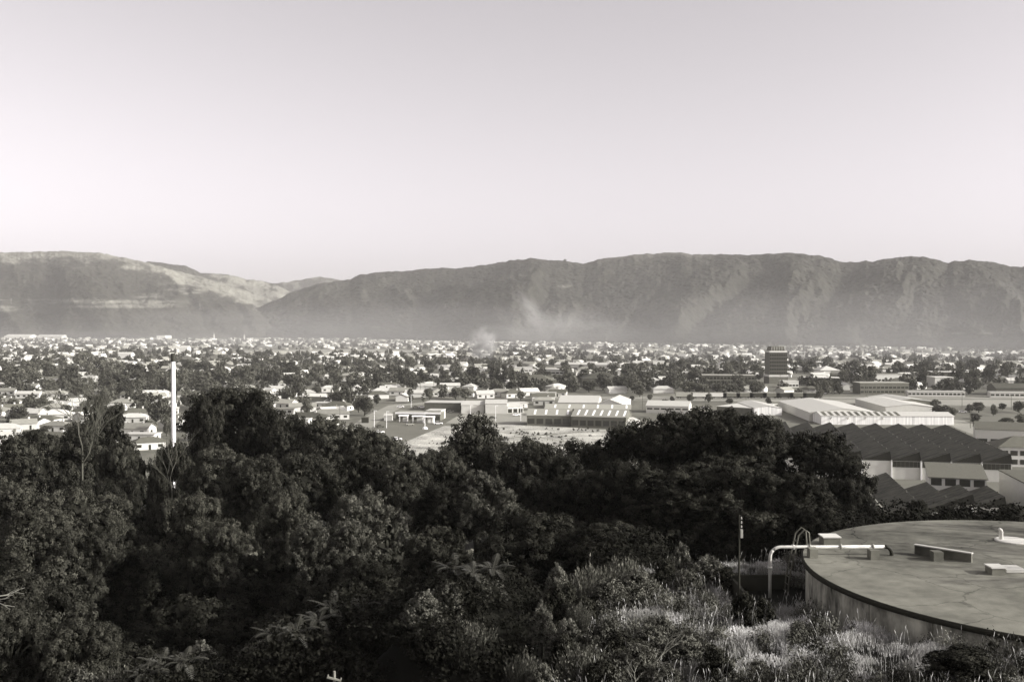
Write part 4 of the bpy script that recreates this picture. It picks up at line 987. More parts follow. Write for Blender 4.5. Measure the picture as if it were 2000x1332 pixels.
TW = [  # px, base py, width px, kind, height px, label
 (985,754,24,'cone',44,'tall pointed conifer, middle one of the group in the town centre'),(962,754,22,'cone',42,'tall pointed conifer, left one of the group in the town centre'),(1001,757,20,'cone',40,'tall pointed conifer, right one of the group in the town centre'),(972,753,20,'cone',36,'shorter pointed conifer between the taller ones of the group'),
 (712,812,30,'round',38,'big round tree beside the car park street'),(700,806,22,'round',28,'tree joined to the left of the big one by the car park street'),(735,790,14,'round',18,'small tree above the car park street'),(802,788,14,'round',28,'upright dark tree left of the white warehouse'),(826,788,8,'poplar',20,'narrow dark tree at the corner of the white warehouse'),
 (570,736,30,'round',28,'dark umbrella shaped tree in the middle of the town'),(622,737,28,'round',24,'second dark umbrella shaped tree right of the first'),(657,752,28,'round',30,'tall dark tree beside the brown two storey house'),(537,758,34,'round',36,'large broad tree right above the big conifer'),(575,762,40,'round',32,'large mid grey tree left of the brown house'),(525,805,40,'round',34,'rounded tree touching the right side of the big conifer'),
 (470,742,40,'round',28,'round tree in the park beyond the big conifer'),(495,736,24,'round',22,'small tree right of the park tree beyond the conifer'),(400,728,34,'round',22,'dark tree just right of the chimney'),(372,726,30,'round',20,'dark tree touching the chimney on its right'),(432,752,40,'round',32,'broad tree behind the conifer top'),(360,762,34,'round',40,'tree right of the chimney with bare stems'),(395,762,34,'round',36,'second tree right of the chimney with bare stems'),
 (165,724,40,'round',34,'highest dark park tree at left'),(190,735,44,'round',36,'dark park tree right of the highest one'),(225,742,46,'round',36,'dark park tree in the middle of the left park belt'),(262,748,44,'round',38,'dark park tree left of the chimney, second from it'),(300,752,40,'round',40,'dark park tree beside the chimney on the left'),(235,762,44,'round',34,'low park tree in front of the park belt'),(285,762,36,'round',28,'low park tree left of the chimney'),
 (30,750,44,'round',32,'dark round tree near the left edge'),(60,740,44,'round',32,'dark round tree second from the left edge'),(85,728,40,'round',26,'dark round tree above the second from the left'),(110,742,40,'round',28,'dark tree left of the leafless tree'),(92,764,34,'round',24,'near dark tree between two grey roofs at left'),(140,752,44,'round',34,'park tree behind the leafless tree crown'),(10,745,30,'round',22,'dark tree cut by the left edge'),
 (24,832,22,'round',16,'small tree between the white houses at the left edge'),(92,812,20,'round',18,'tree right of the wide pale gabled house'),(130,812,22,'round',20,'tree in front of the pale house near the leafless tree'),(88,848,24,'round',16,'tree in front of the long dark roofed house'),(140,850,26,'round',24,'rounded tree below the pale hipped house at left'),(40,858,24,'round',14,'tree between the two white houses at the lower left edge'),(190,800,26,'round',24,'tree right of the leafless tree crown'),(222,830,24,'round',22,'tree left of the grey gabled house'),(240,866,26,'round',20,'tree beside the white flat roofed house'),
 (55,800,22,'round',20,'tree between the pale roofs at left'),(85,800,24,'round',22,'tree right of the small white house at left'),(68,772,16,'round',14,'small dark bush tree between long roofs at left'),(235,815,30,'round',26,'round tree left of the dark hipped house'),(318,803,26,'round',26,'tree beside the chimney on its left side below the road'),(30,826,34,'round',18,'dark hedge like tree between the pale houses'),(325,852,20,'round',40,'slim tree at the foot of the chimney'),(295,845,22,'round',22,'tree right of the grey gabled house near the chimney'),
 (745,748,30,'round',26,'dark tree right of the brown two storey house'),(770,744,34,'round',28,'pair tree behind the row of pale houses, left'),(790,747,30,'round',28,'pair tree behind the row of pale houses, right'),(805,765,28,'round',34,'tall dark tree in the pale house row'),(832,748,24,'round',20,'tree behind the grey hipped house'),(870,746,24,'round',20,'round tree left of the villa roof'),(912,748,18,'round',16,'small black round tree left of the conifers'),(838,722,20,'round',16,'grey round tree above the town centre'),(890,735,26,'round',26,'hazy tree left of the smoke plume'),(925,742,30,'round',24,'tree below the smoke plume'),(720,764,30,'round',22,'low spreading tree in front of the brown house'),
 (1020,748,26,'round',20,'dark tree right of the conifers'),(1115,752,20,'round',24,'tree at the end of the long dark hall'),(1178,762,36,'round',30,'dark tree in front of the large hipped hall'),(1215,764,34,'round',28,'mid grey tree right of the large hipped hall'),(1240,768,34,'round',28,'light trunked tree by the railway'),(1150,766,34,'round',22,'tree left of the large hipped hall'),(1262,756,28,'round',24,'tree above the railway workshop'),(1290,764,34,'round',20,'dark hedge tree beside the railway'),(1320,760,30,'round',18,'hedge tree beside the railway, next to the right'),(1250,775,24,'round',22,'pale tree by the railway fence'),
 (1346,768,30,'round',22,'dark tree left of the railway wagons'),(1372,768,30,'round',18,'tree in front of the long office block, left'),(1400,766,30,'round',18,'tree in front of the long office block, middle'),(1348,786,14,'round',16,'round bush tree on the near side of the railway, left'),(1384,786,16,'round',16,'round bush tree on the near side of the railway, right'),(1440,776,18,'round',14,'dark tree between the wagons'),(1270,782,10,'round',12,'small tree by the railway track'),(1234,783,10,'round',10,'smaller tree by the railway track'),(1312,785,12,'round',10,'bush by the workshop roof'),
 (1446,724,14,'cone',34,'hazy pointed tree left of the office tower'),(1335,722,26,'round',20,'hazy round tree at the end of the railway trees'),(1318,722,20,'round',14,'hazy smaller round tree'),(1360,727,8,'poplar',14,'hazy narrow tree left of the long office block'),(1600,780,16,'round',26,'dark tree beside the railway under the tower block'),(1740,765,20,'round',12,'tree in front of the dark two storey block'),
 (1840,818,40,'round',26,'black spreading tree at the end of the streaked warehouse'),(1828,800,20,'round',18,'tree behind the end of the streaked warehouse'),(1860,812,20,'round',16,'smaller tree right of the black spreading tree'),(1893,806,20,'round',16,'round tree beside the road at right, left one'),(1912,806,26,'round',20,'round tree beside the road at right, middle one'),(1940,812,16,'round',20,'round tree beside the road at right, right one'),(1958,800,16,'round',12,'small tree in the yard at right'),(1990,806,24,'round',22,'dark tree at the right edge above the yard'),(1905,818,24,'round',10,'flat bush by the road at right'),(1892,770,18,'round',14,'dark tree at the end of the platform building'),(1940,766,14,'round',12,'dark tree beside the right platform shelter'),(1780,762,10,'round',12,'small tree above the platform building'),
 (1965,832,26,'round',16,'rounded tree beside the white office wing'),(1992,828,24,'round',18,'tree at the right edge above the white office wing'),(1930,836,18,'round',12,'small tree in front of the right hand yard'),(1300,792,16,'round',12,'round bush left of the workshop yard'),(1425,790,14,'round',12,'bush beside the grey storage hall'),(1500,792,14,'round',14,'bush behind the small white hall'),(1905,826,20,'round',14,'tree right of the curving road'),
 (125,690,8,'poplar',18,'left tip of the far poplar row'),(129,691,8,'poplar',20,'middle tip of the far poplar row'),(134,690,8,'poplar',16,'right tip of the far poplar row'),(90,692,12,'round',12,'small round tree left of the far poplars'),
]
for px, py, w, kind, hpx, lab in TW:
    D = P(px, py)[1]; town_tree(px, py, w*D/F*1.05, kind, lab, h=hpx*D/F*1.05)
rf_ = random.Random(45)
for i in range(44):
    y = rf_.uniform(165, 300); px = rf_.uniform(-40, 1180); x = (px-1000)/F*y
    if px > 690 and y > 250: continue
    town_tree(0, 0, rf_.uniform(9, 14), 'round', 'dark tree at the foot of the wooded slope', h=rf_.uniform(8, 11), at=(x, y, 0))
# two trees on the main ridge
for px, py, w, lab in ((1103,512,9,'lone round clump of trees on the skyline of the main ridge'),(1657,513,3.2,'tiny single tree on the skyline at right')):
    D = float(interp([(1000,4100),(1300,3900),(1700,3300)], px)); p = PY(px, py+1, D)
    o = thing('ridge_tree', lab, 'tree', (p[0], D, p[2]-6)); cm, tm = tproto('round', 1); s = w*D/F/8.4
    for n_, me in (('crown', cm), ('trunk', tm)): obj(n_, me, o).scale = (s, s, s*1.1)

# random infill of the town -----------------------------------------
def reserved(px, py):
    if 690 < px < 1400 and py > 783: return True
    if px > 1380 and py > 785: return True
    if 1080 < px and 772 < py: return True
    if 440 < px < 840 and 683 < py < 692: return True
    return False
ZN = [(80,'at the left edge'),(200,'behind the leafless tree'),(330,'just left of the chimney'),(450,'just right of the chimney'),(560,'beyond the big conifer'),(690,'left of the car park'),
      (820,'beyond the car park'),(940,'behind the long white warehouse'),(1050,'near the pointed conifers'),(1220,'behind the skylight factory'),(1360,'behind the railway workshop'),
      (1480,'beyond the long dark office'),(1560,'around the office tower'),(1750,'right of the office tower'),(1890,'behind the platform building'),(9999,'at the right edge')]
def zone(px, D):
    rw = 'in the nearer streets' if D < 600 else ('in the lower mid town' if D < 760 else ('in the upper mid town' if D < 950 else 'in the hazy far town'))
    return rw + ' ' + next(n for l, n in ZN if px < l)
def pxpy(x, y): return 1000 + x/y*F, HZ + CAMZ/y*F
def scatter(n, dmin, dmax, r, seed, pxr=(-30, 2030)):
    out = []; rr = random.Random(seed); tries = 0
    while len(out) < n and tries < n*60:
        tries += 1; D = dmin * (dmax/dmin) ** (rr.random() ** .85); px = rr.uniform(*pxr); x = (px-1000)/F*D
        py = HZ + CAMZ/D*F
        if reserved(px, py) or not free(x, D, r): continue
        # rows of streets
        if D < 1300 and vnoise(x/55., D/55., 3) > .8: continue
        out.append((x, D, px)); occ(x, D, r)
    return out
styles = [('gable',A,ww,'pale gabled'),('hip',B_,wc,'grey hipped'),('gable',B_,ww,'grey gabled'),('hip',A,ww,'pale hipped'),('gable',Wt,ww,'bright white roofed'),('hip',C_,ww,'dark hipped'),('gable',C_,wc,'dark gabled'),('gable',Wt,wc,'white gabled')]
hs = scatter(238, 430, 1150, 7.5, 3)
for i, (x, y, px) in enumerate(hs):
    k = i % len(styles); kd, rt, wt, nm = styles[k]
    house(0, 0, (12,14,15)[i%3], (8,9)[i%2], random.choice((0,15,-20,40,90,75,-35,5)), kd, rt, wt, f'{nm} house {zone(px, y)}', detail=0, chim=(y < 700), at=(x, y, 0))
ts = scatter(185, 450, 1150, 3.0, 4)
tones = {'round':'round leafy tree'}
for i, (x, y, px) in enumerate(ts):
    w = random.uniform(5, 13) * (1.15 if y > 700 else 1); town_tree(0, 0, w, 'round', f"{'small' if w < 8 else 'large'} round tree {zone(px, y)}", h=w*random.uniform(.7,1.1), at=(x, y, 0), trunk=y < 700)
# the rest as single stuff objects
def batch(pts, base_me, smin, smax, name, m, lab, cat, seed, zs=1.0):
    r = np.random.default_rng(seed); n0 = len(base_me.vertices); bv = np.empty(n0*3, np.float32); base_me.vertices.foreach_get('co', bv); bv = bv.reshape(-1, 3)
    lp = np.empty(len(base_me.loops), np.int32); base_me.loops.foreach_get('vertex_index', lp); bf = lp.reshape(-1, 4)
    Vs = []; Fs = []; At = []
    for i, (x, y) in enumerate(pts):
        a = r.uniform(0, 6.28); s = r.uniform(smin, smax); c, sn = math.cos(a), math.sin(a)
        v = bv * s; Vs.append(np.stack([v[:,0]*c - v[:,1]*sn + x, v[:,0]*sn + v[:,1]*c + y, v[:,2]*zs*r.uniform(.8,1.2)], -1)); Fs.append(bf + i*n0); At.append(np.full(n0, r.random()))
    o = obj(name, np_mesh(name, np.concatenate(Vs), np.concatenate(Fs), m, False, np.concatenate(At))); return tag(o, lab, cat, None, 'stuff')
far_crown = crown('far_crown', M['leaf_t'], 900, 4, 5.6, 1.0, 9, 16, 2, .8, lobe=.45, tuft=.4)[0]
ft = [(x, y) for x, y, px in scatter(3000, 650, 3300, 2.0, 5, (-60, 2060))] if False else None
rr = random.Random(11); ft = []
while len(ft) < 3800:
    D = 560 * (3300/560) ** (rr.random() ** .8); px = rr.uniform(-60, 2060); py = HZ + CAMZ/D*F; x = (px-1000)/F*D
    lim = float(interp([(-60,3500),(600,3500),(1000,2800),(1300,2550),(2060,1900)], px))
    if D > lim or reserved(px, py): continue
    if D < 1150 and not free(x, D, 3): continue
    if vnoise(x/60, D/60, 8) < .35: continue
    ft.append((x, D))
batch(ft, far_crown, .5, 1.5, 'distant_trees', M['leaf_t'], 'countless small trees spread between the far houses', 'trees', 12)
fh = []; rr = random.Random(13)
while len(fh) < 2300:
    D = 950 * (3500/950) ** (rr.random() ** .8); px = rr.uniform(-60, 2060); x = (px-1000)/F*D; py = HZ + CAMZ/D*F
    lim = float(interp([(-60,3500),(600,3500),(1000,2800),(1300,2500),(2060,1800)], px))
    if D > lim or reserved(px, py) or vnoise(x/120, D/120, 9) < .25: continue
    if D < 1150 and not free(x, D, 8): continue
    fh.append((x, D))
fs = []
while len(fs) < 420:
    px = rr.uniform(700, 1400); py = rr.uniform(834, 905); p = P(px, py)
    if fbm(p[0]/14, p[1]/9, 91) < .52 or px < 882 - (py-833)*1.9 + 14: continue
    fs.append((p[0], p[1]))
batch(fs, far_crown, .05, .22, 'field_scrub', M['leaf_t'], 'low dark weeds and scrub dotted over the dry field', 'weeds', 15, zs=.8)
for nm, sel, m, sd in (('distant_white_houses', 0, 'roof_light', 1), ('distant_grey_houses', 1, 'roof_mid', 2), ('distant_pale_houses', 2, 'wall_cream', 3)):
    hb = MB(); w, d, h, rh = 6.5, 4, 2.8, 1.9
    hb.box(-w,-d,0,w,d,h); hb.add([(-w,-d,h),(w,-d,h),(w,0,h+rh),(-w,0,h+rh)], [(0,1,2,3)]); hb.add([(-w,d,h),(w,d,h),(w,0,h+rh),(-w,0,h+rh)], [(3,2,1,0)])
    hb.add([(w,-d,h),(w,d,h),(w,0.01,h+rh),(w,-.01,h+rh)], [(0,1,2,3)]); hb.add([(-w,-d,h),(-w,d,h),(-w,.01,h+rh),(-w,-.01,h+rh)], [(3,2,1,0)])
    pts = [p for i, p in enumerate(fh) if (0,1,1,2,1,2)[i % 6] == sel]
    batch(pts, hb.mesh('tmp'), .7, 1.25, nm, M[m], {'distant_white_houses':'countless bright white house roofs in the far town','distant_grey_houses':'countless grey house roofs in the far town','distant_pale_houses':'countless pale house roofs in the far town'}[nm], 'houses', sd)

# pylons on the lower hills
pym = MB()
for sx in (-1,1):
    for sy in (-1,1): pym.tube([(sx*3.5,sy*3.5,0),(sx*.8,sy*.8,26),(0,0,36)], .22, 4)
for z, w in ((20,8),(25,8),(30,6)): pym.box(-w,-.25,z,w,.25,z+.5)
pyme = pym.mesh('lattice', M['metalg'])
for px, py, D, lab in ((37,592,3900,'lattice pylon on the left hillside near the edge'),(400,602,3850,'lattice pylon on the hillside above the chimney'),(872,604,3400,'lattice pylon on the wooded slope at the centre'),(316,585,3950,'lattice pylon above the pale fields')):
    p = PY(px, py, D); o = thing('pylon', lab, 'pylon', (p[0], D-60, p[2]-6), 0, 'pylons on the hills', (.7,.7,.7)); obj('lattice', pyme, o)

# ------------------------------------------------------------------ water tank
TC = np.array([22.8, 40.3]); TR = 10.55; TZ = 40.0
tk = thing('water_tank', 'round flat topped concrete water tank at the lower right', 'water tank', (TC[0], TC[1], TZ))
obj('tank_wall', MB().lathe([(TR-.12,-3.2),(TR-.12,-.16)], 128).mesh('tank_wall', M['tankwall'], True), tk)
slab = MB().lathe([(.01,.12),(TR*.5,.06),(TR-.02,.0)], 128); obj('roof_slab', slab.mesh('roof_slab', M['conc'], True), tk)
obj('rim', MB().lathe([(TR-.1,-.2),(TR+.05,-.2),(TR+.06,-.02),(TR-.02,-.002)], 128).mesh('rim', M['rim'], True), tk)
jm = MB().box(-.02,-.02,-3.1,.02,.03,-.2).mesh('wall_joint', M['wood'])
for k in range(24):
    a_ = 2*math.pi*k/24 + .12; j = obj('wall_joint', jm, tk, ((TR-.135)*math.cos(a_), (TR-.12)*math.sin(a_), 0)); j.rotation_euler = (0,0,a_+math.pi/2)
def loc(px, py, z=TZ): p = P(px, py, z); return np.array([p[0]-TC[0], p[1]-TC[1]])
def tbox(name, x0, x1, ybase, hpx, dep, m, label=None, ang=0, lid=False):
    a_ = loc(x0, ybase); b_ = loc(x1, ybase); D = P(x0, ybase, TZ)[1]; h = hpx*D/F; w = b_[0]-a_[0]
    o = obj(name, MB().hexa([(0,0,-.02),(w,0,-.02),(w,dep,-.02),(0,dep,-.02)],[(0,0,h),(w,0,h),(w,dep,h),(0,dep,h)]).mesh(name, M[m]), tk, (a_[0], a_[1], .02)); o.rotation_euler=(0,0,ang)
    if lid: obj('hatch_lid', MB().box(-.04,-.04,h+.002,w+.04,dep+.04,h+.05).mesh('hatch_lid', M['wall_cream']), o)
    if label: o['label'] = label
    return o
tbox('hatch', 1609, 1641, 1065, 14, .7, 'conc', 'concrete hatch box at the far left of the tank roof', lid=True)
tbox('pipe_support', 1582, 1598, 1090, 17, .45, 'conc'); tbox('pipe_support', 1701, 1718, 1095, 19, .45, 'conc'); tbox('pipe_support', 1824, 1843, 1099, 20, .45, 'conc')
tbox('hatch', 1938, 1964, 1127, 16, .6, 'conc', 'square hatch box right of the long upstand', lid=True)
tbox('hatch', 1966, 2004, 1122, 9, .8, 'wall_cream', 'flat pale hatch slab beside the square hatch')
a_ = loc(1786,1084); b_ = loc(1897,1102); dd = b_-a_; LL = np.hypot(*dd)
us = obj('upstand', MB().box(0,0,0,LL,.14,.4).mesh('upstand', M['conc']), tk, (a_[0], a_[1], .03)); us.rotation_euler = (0,0,math.atan2(dd[1], dd[0]))
obj('upstand_cap', MB().box(-.02,-.03,.402,LL+.02,.17,.45).mesh('upstand_cap', M['wall_cream']), us)
a_ = loc(1956,1058); vp = obj('vent_post', MB().tube([(0,0,0),(0,0,.42),(-.03,0,.5),(-.12,0,.56)], .07, 10).box(-.12,-.02,.1,-.06,.02,.5).mesh('vent_post', M['wall_cream']), tk, (a_[0], a_[1], .05))
obj('vent_pad', MB().lathe([(.75,.0),(.75,.06),(.7,.08),(.01,.08)], 24, (.45,-.1)).mesh('vent_pad', M['wall_cream']), vp)
# inlet pipe
r_ = .07; A0 = P(1504, 1180, 38.4); 
def q(px, py, Y): return PY(px, py, Y)
Yp = 43.2
pts = []
zt = PY(1520,1068,Yp)[2]
xr = PY(1504,1100,Yp)[0]; 
pts.append((xr, Yp, 37.7)); pts.append((xr, Yp, zt-.45))
for k in range(1, 7):
    a_ = math.pi/2*k/6; pts.append((xr+.45-.45*math.cos(a_), Yp, zt-.45+.45*math.sin(a_)))
xe = PY(1722,1077,Yp)[0]
pe = (xe, Yp-.35, TZ+.42); pts.append((pe[0], pe[1], pe[2]))
for k in range(1, 7):
    a_ = math.pi/2*k/6; pts.append((pe[0]+.3*math.sin(a_), pe[1], pe[2]-.3+.3*math.cos(a_)))
pts.append((pe[0]+.3, pe[1], TZ-.1))
ip = thing('inlet_pipe', 'thick white painted pipe bending over the rim onto the tank roof', 'pipe', (0,0,0))
obj('riser', MB().tube(pts[:5], r_, 14).mesh('riser', M['metalw'], True), ip)
obj('horizontal_pipe', MB().tube(pts[4:9], r_, 14).mesh('horizontal_pipe', M['metalw'], True), ip)
obj('end_elbow', MB().tube(pts[8:], r_+.012, 14).mesh('end_elbow', M['darkm'], True), ip)
for x in (xr+1.0,): obj('flange', MB().tube([(x-.05,Yp-.0,zt-.0),(x+.05,Yp-.0,zt-.005)], r_+.04, 14).mesh('flange', M['metalw'], True), ip)
for f_ in (.35,.62,.9):
    px_ = pts[7] if False else (pts[8][0]*f_+xr*(1-f_)); yy_ = Yp-.35*((px_-xr-.45)/(pe[0]-xr-.45)); zz_ = zt+(pe[2]-zt)*((px_-xr-.45)/(pe[0]-xr-.45))
    obj('flange', MB().tube([(px_-.035,yy_,zz_),(px_+.035,yy_,zz_)], r_+.035, 14).mesh('flange', M['metalg'], True), ip)
obj('flange', MB().tube([(xr,Yp,zt-.95),(xr,Yp,zt-.85)], r_+.035, 14).mesh('flange', M['metalw'], True), ip)
# ladder
YL = 44.; la = PY(1537,1130,YL); lb_ = PY(1560,1045,YL); lt = PY(1572,1036,YL); l2 = PY(1580,1040,YL); l3 = PY(1582,1066,YL)
ldr = thing('curved_ladder', 'thin steel ladder with curved hand rails leaning on the tank edge', 'ladder', (0,0,0))
for dy, in ((-.0,),(.5,)):
    obj('rail', MB().tube([(la[0],YL+dy,la[2]-1.2),(la[0]+.1,YL+dy,la[2]),(lb_[0],YL+dy,lb_[2]),(lt[0],YL+dy,lt[2]+.04),(l2[0],YL+dy,l2[2]),(l3[0],YL+dy,l3[2]),(l3[0],YL+dy,TZ)], .035, 8).mesh('rail', M['wood'], True), ldr)
for k in range(9):
    f_ = k/8; x = la[0]+.1+(lb_[0]-la[0]-.1)*f_*.9-.2*(1-f_); z = la[2]-.9+(lb_[2]-la[2]+.6)*f_
    fx = (z-la[2])/(lb_[2]-la[2]); x = la[0]+.1+(lb_[0]-la[0]-.1)*max(-.3,fx)
    obj('rung', MB().tube([(x,YL,z),(x,YL+.5,z)], .02, 6).mesh('rung', M['wood']), ldr)
# dark chamber next to the tank
cA = P(1452,1196,38.0); 
chm = thing('valve_chamber', 'low dark timber lined chamber between pole and tank', 'chamber', (PY(1450,1150,42.5)[0], 41.6, 37.6))
wch = PY(1570,1150,42.5)[0] - PY(1450,1150,42.5)[0]
obj('chamber_wall', MB().box(0,0,-.8,wch,.12,.3).box(0,3.0,-.8,wch,3.12,1.15).box(0,.123,-.8,.12,2.997,1.0).mesh('chamber_wall', M['shed']), chm)
obj('chamber_floor', MB().box(.123,.123,-.6,wch,2.997,-.5).mesh('chamber_floor', M['soil']), chm)
# steel pole
pz = PY(1444,1005,42.); pg = float(T(pz[0], 42.))
sp = thing('steel_pole', 'thin dark pole with small insulators beside the valve chamber', 'pole', (pz[0], 42., pg-.3))
Hp = pz[2]-pg+.3
obj('pole_shaft', MB().tube([(0,0,0),(0,0,Hp)], [.05,.035], 8).mesh('pole_shaft', M['shed']), sp)
for k in range(3): obj('insulator', MB().lathe([(.01,0),(.035,.01),(.022,.05),(.035,.07),(.015,.10),(.01,.11)], 10).mesh('insulator', M['metalg']), sp, (.09, 0, Hp-.55+.18*k))
obj('cable_box', MB().box(.05,-.05,Hp-.98,.15,.05,Hp-.62).mesh('cable_box', M['metalg']), sp)
obj('wire_loop', MB().tube([(-.05+.18*math.cos(t_)-.1, 0, Hp-.22+.16*math.sin(t_)) for t_ in np.linspace(0, 6.2, 16)], .008, 4).mesh('wire_loop', M['darkm']), sp)
# crossarm pole at the lower edge
p = PY(653,1310,30.); g_ = float(T(p[0],30.)); cp = thing('insulator_pole', 'pale pole top with slanting crossarm at the bottom edge', 'pole', (p[0],30.,g_-.5))
Hc_ = p[2]-g_+.5
obj('pole_shaft', MB().tube([(0,0,0),(0,0,Hc_)], .04, 8).mesh('pole_shaft', M['bone']), cp)
ca = obj('crossarm', MB().box(-.22,-.03,-.025,.22,.03,.025).mesh('crossarm', M['bone']), cp, (0,-.05,Hc_-.22)); ca.rotation_euler = (0,R(14),0)
for x in (-.2,.2): obj('insulator', MB().lathe([(.01,0),(.028,.02),(.018,.06),(.01,.07)], 8).mesh('insulator', M['bone']), ca, (x,0,.025))

# ------------------------------------------------------------------ near shrubs, ferns, grass
def shrub_mesh(kind, k):
    s = 500+k
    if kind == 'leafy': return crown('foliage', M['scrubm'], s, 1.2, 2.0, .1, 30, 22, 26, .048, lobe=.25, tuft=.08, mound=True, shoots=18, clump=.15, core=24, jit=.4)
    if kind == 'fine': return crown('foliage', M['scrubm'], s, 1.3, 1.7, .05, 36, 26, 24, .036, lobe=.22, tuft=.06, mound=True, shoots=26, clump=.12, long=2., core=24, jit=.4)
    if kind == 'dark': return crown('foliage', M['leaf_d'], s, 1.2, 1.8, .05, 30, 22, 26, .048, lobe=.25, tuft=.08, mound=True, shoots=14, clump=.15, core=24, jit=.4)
    if kind == 'broom':
        r = np.random.default_rng(s); C = []; Nn = []; tn = []
        V = []; Fq = []; At = []; o = 0
        for i in range(700):
            a_ = r.uniform(0,6.28); rad = 1.1*r.random()**.5; x, y = rad*math.cos(a_), rad*math.sin(a_); L_ = r.uniform(1.1,2.0)*(1-.35*rad)
            dx, dy = .28*x + r.normal(0,.12), .28*y + r.normal(0,.12); w = .013; t_ = r.random()
            for j in range(3):
                z0, z1 = L_*j/3, L_*(j+1)/3; wa = w*(1-j*.25); a2 = r.uniform(0,3.14); cx, cy = math.cos(a2)*wa, math.sin(a2)*wa
                V += [(x*.7+dx*z0-cx,y*.7+dy*z0-cy,z0),(x*.7+dx*z0+cx,y*.7+dy*z0+cy,z0),(x*.7+dx*z1+cx*.7,y*.7+dy*z1+cy*.7,z1),(x*.7+dx*z1-cx*.7,y*.7+dy*z1-cy*.7,z1)]
                Fq.append((o,o+1,o+2,o+3)); o += 4; At += [t_]*4
            for j in range(9):
                z_ = L_*r.uniform(.25,1.03); c_ = np.array([x*.7+dx*z_, y*.7+dy*z_, z_]) + r.normal(0,.03,3)
                b_ = r.normal(0,1,3)*.03; u_ = np.array([dx*.05,dy*.05,.06]) + r.normal(0,.015,3)
                V += [c_-u_*.8, c_+b_*.5, c_+u_, c_-b_*.5]; Fq.append((o,o+1,o+2,o+3)); o += 4; At += [t_]*4
        return np_mesh('foliage', np.array([tuple(v_) for v_ in V]), np.array(Fq), M['scrubm'], False, At), MB().tube([(0,0,-.4),(0,0,.5)], .05, 6).mesh('trunk', M['bark'])
SH = {}
def shrub(px, ytop, wpx, Y, kind, k, lab, sink=None, zs=1.0):
    if (kind,k) not in SH: SH[(kind,k)] = shrub_mesh(kind, k)
    p = PY(px, ytop, Y); g = float(T(p[0], Y)); w = wpx*Y/F; s = w/2/1.25; H = {'leafy':2.3,'fine':1.95,'dark':2.05,'broom':1.95}[kind]
    base = g - .15 if zs == 1.0 else p[2] - H*s*zs
    if zs == 1.0: zs = max((p[2] - base) / H / s, .5)
    if zs > 1.6: zs = 1.6; base = p[2] - H*s*zs
    s *= 1.12
    zs /= 1.12
    o = thing('shrub', lab, 'shrub', (p[0], Y, base), random.uniform(0,6.28), 'shrubs on the near slope')
    obj('foliage', SH[(kind,k)][0], o).scale = (s,s,s*zs); t = obj('stem', SH[(kind,k)][1], o); t.scale = (s,s,s*zs)
    if base > g + .3: obj('lower_stem', MB().tube([(0,0,g-base-.3),(.04,0,.1)], [.09,.05], 6).mesh('lower_stem', M['bark']), o)
for t in SHL: shrub(*t)

def frond(mb, L, az, droop, tilt):
    n = 14; pts = []
    for i in range(n+1):
        s = i/n; r_f = L*(s - .12*s*s); z = L*(tilt*s - droop*s*s); pts.append(Vector((math.cos(az)*r_f, math.sin(az)*r_f, z)))
    side = Vector((-math.sin(az), math.cos(az), 0))
    mb.tube(pts, [.02*(1-.8*i/n)+.004 for i in range(n+1)], 4, False)
    m2 = 17
    for i in range(2, m2):
        s = i/m2; j = min(int(s*n), n-1); p = pts[j].lerp(pts[j+1], s*n-j); d = (pts[j+1]-pts[j]).normalized(); w = L*.18*math.sin(math.pi*min(1,s*.92+.06))**.7
        for sg in (-1,1):
            a = p; e = p + side*sg*w*.95 + d*w*.35 - Vector((0,0,w*.18)); h = d*L*.016
            mb.add([a-h, a+h, (a+e)/2+h*1.1+Vector((0,0,.02)), e, (a+e)/2-h*1.1+Vector((0,0,.02))], [(0,1,2,3,4)] if sg > 0 else [(4,3,2,1,0)])
FR = {}
def fern(px, ytop, Y, L, seed, lab, nf=12):
    r = random.Random(seed); p = PY(px, ytop, Y); g = float(T(p[0], Y)); top = p[2]-L*.3
    o = thing('tree_fern', lab, 'tree fern', (p[0], Y, g-.2), 0, 'tree ferns on the near slope')
    H = max(.5, top-g+.2)
    obj('trunk', MB().tube([(0,0,0),(.05,0,H*.5),(0,0,H)], [.14,.11,.1], 8).mesh('trunk', M['bark']), o)
    for k in range(nf):
        v = k % 4
        if v not in FR:
            mb = MB(); frond(mb, 1.0, 0, (.55,.75,.95,.4)[v], (.75,.8,.7,.85)[v]); FR[v] = mb.mesh('frond', M['fern'])
        f_ = obj('frond', FR[v], o, (0,0,H)); f_.rotation_euler = (0,0,2*math.pi*k/nf+r.uniform(-.2,.2)); s = L*r.uniform(.85,1.1); f_.scale = (s,s,s)
for a_ in FERNS: fern(a_[0], a_[1]-4, a_[2], a_[3]*1.0, *a_[4:])
# bleached dead branches in the scrub
p = PY(1255,1300,31.5); g_ = float(T(p[0],31.5)); b1 = bare_tree('dead_branches', 'bleached dead branches sticking out of the scrub at the bottom', (p[0],31.5,g_), 2.4, 21, M['bone'], .6, 4, .03); b1['category'] = 'dead branches'; b1.rotation_euler = (R(0),R(28),0)
p = PY(1230,1330,30.5); g_ = float(T(p[0],30.5)); b1 = bare_tree('dead_branches', 'smaller bleached branches left of the main dead ones', (p[0],30.5,g_), 1.5, 27, M['bone'], .6, 4, .022); b1['category'] = 'dead branches'; b1.rotation_euler = (0,R(20),0)
p = PY(10,1165,38.); b1 = bare_tree('dead_branches', 'bare pale branches poking in at the left edge', (p[0]-1.3,38.,p[2]-.5), 3.0, 31, M['bone'], .4, 3, .05); b1['category'] = 'dead branches'; b1.rotation_euler = (0,R(62),0)

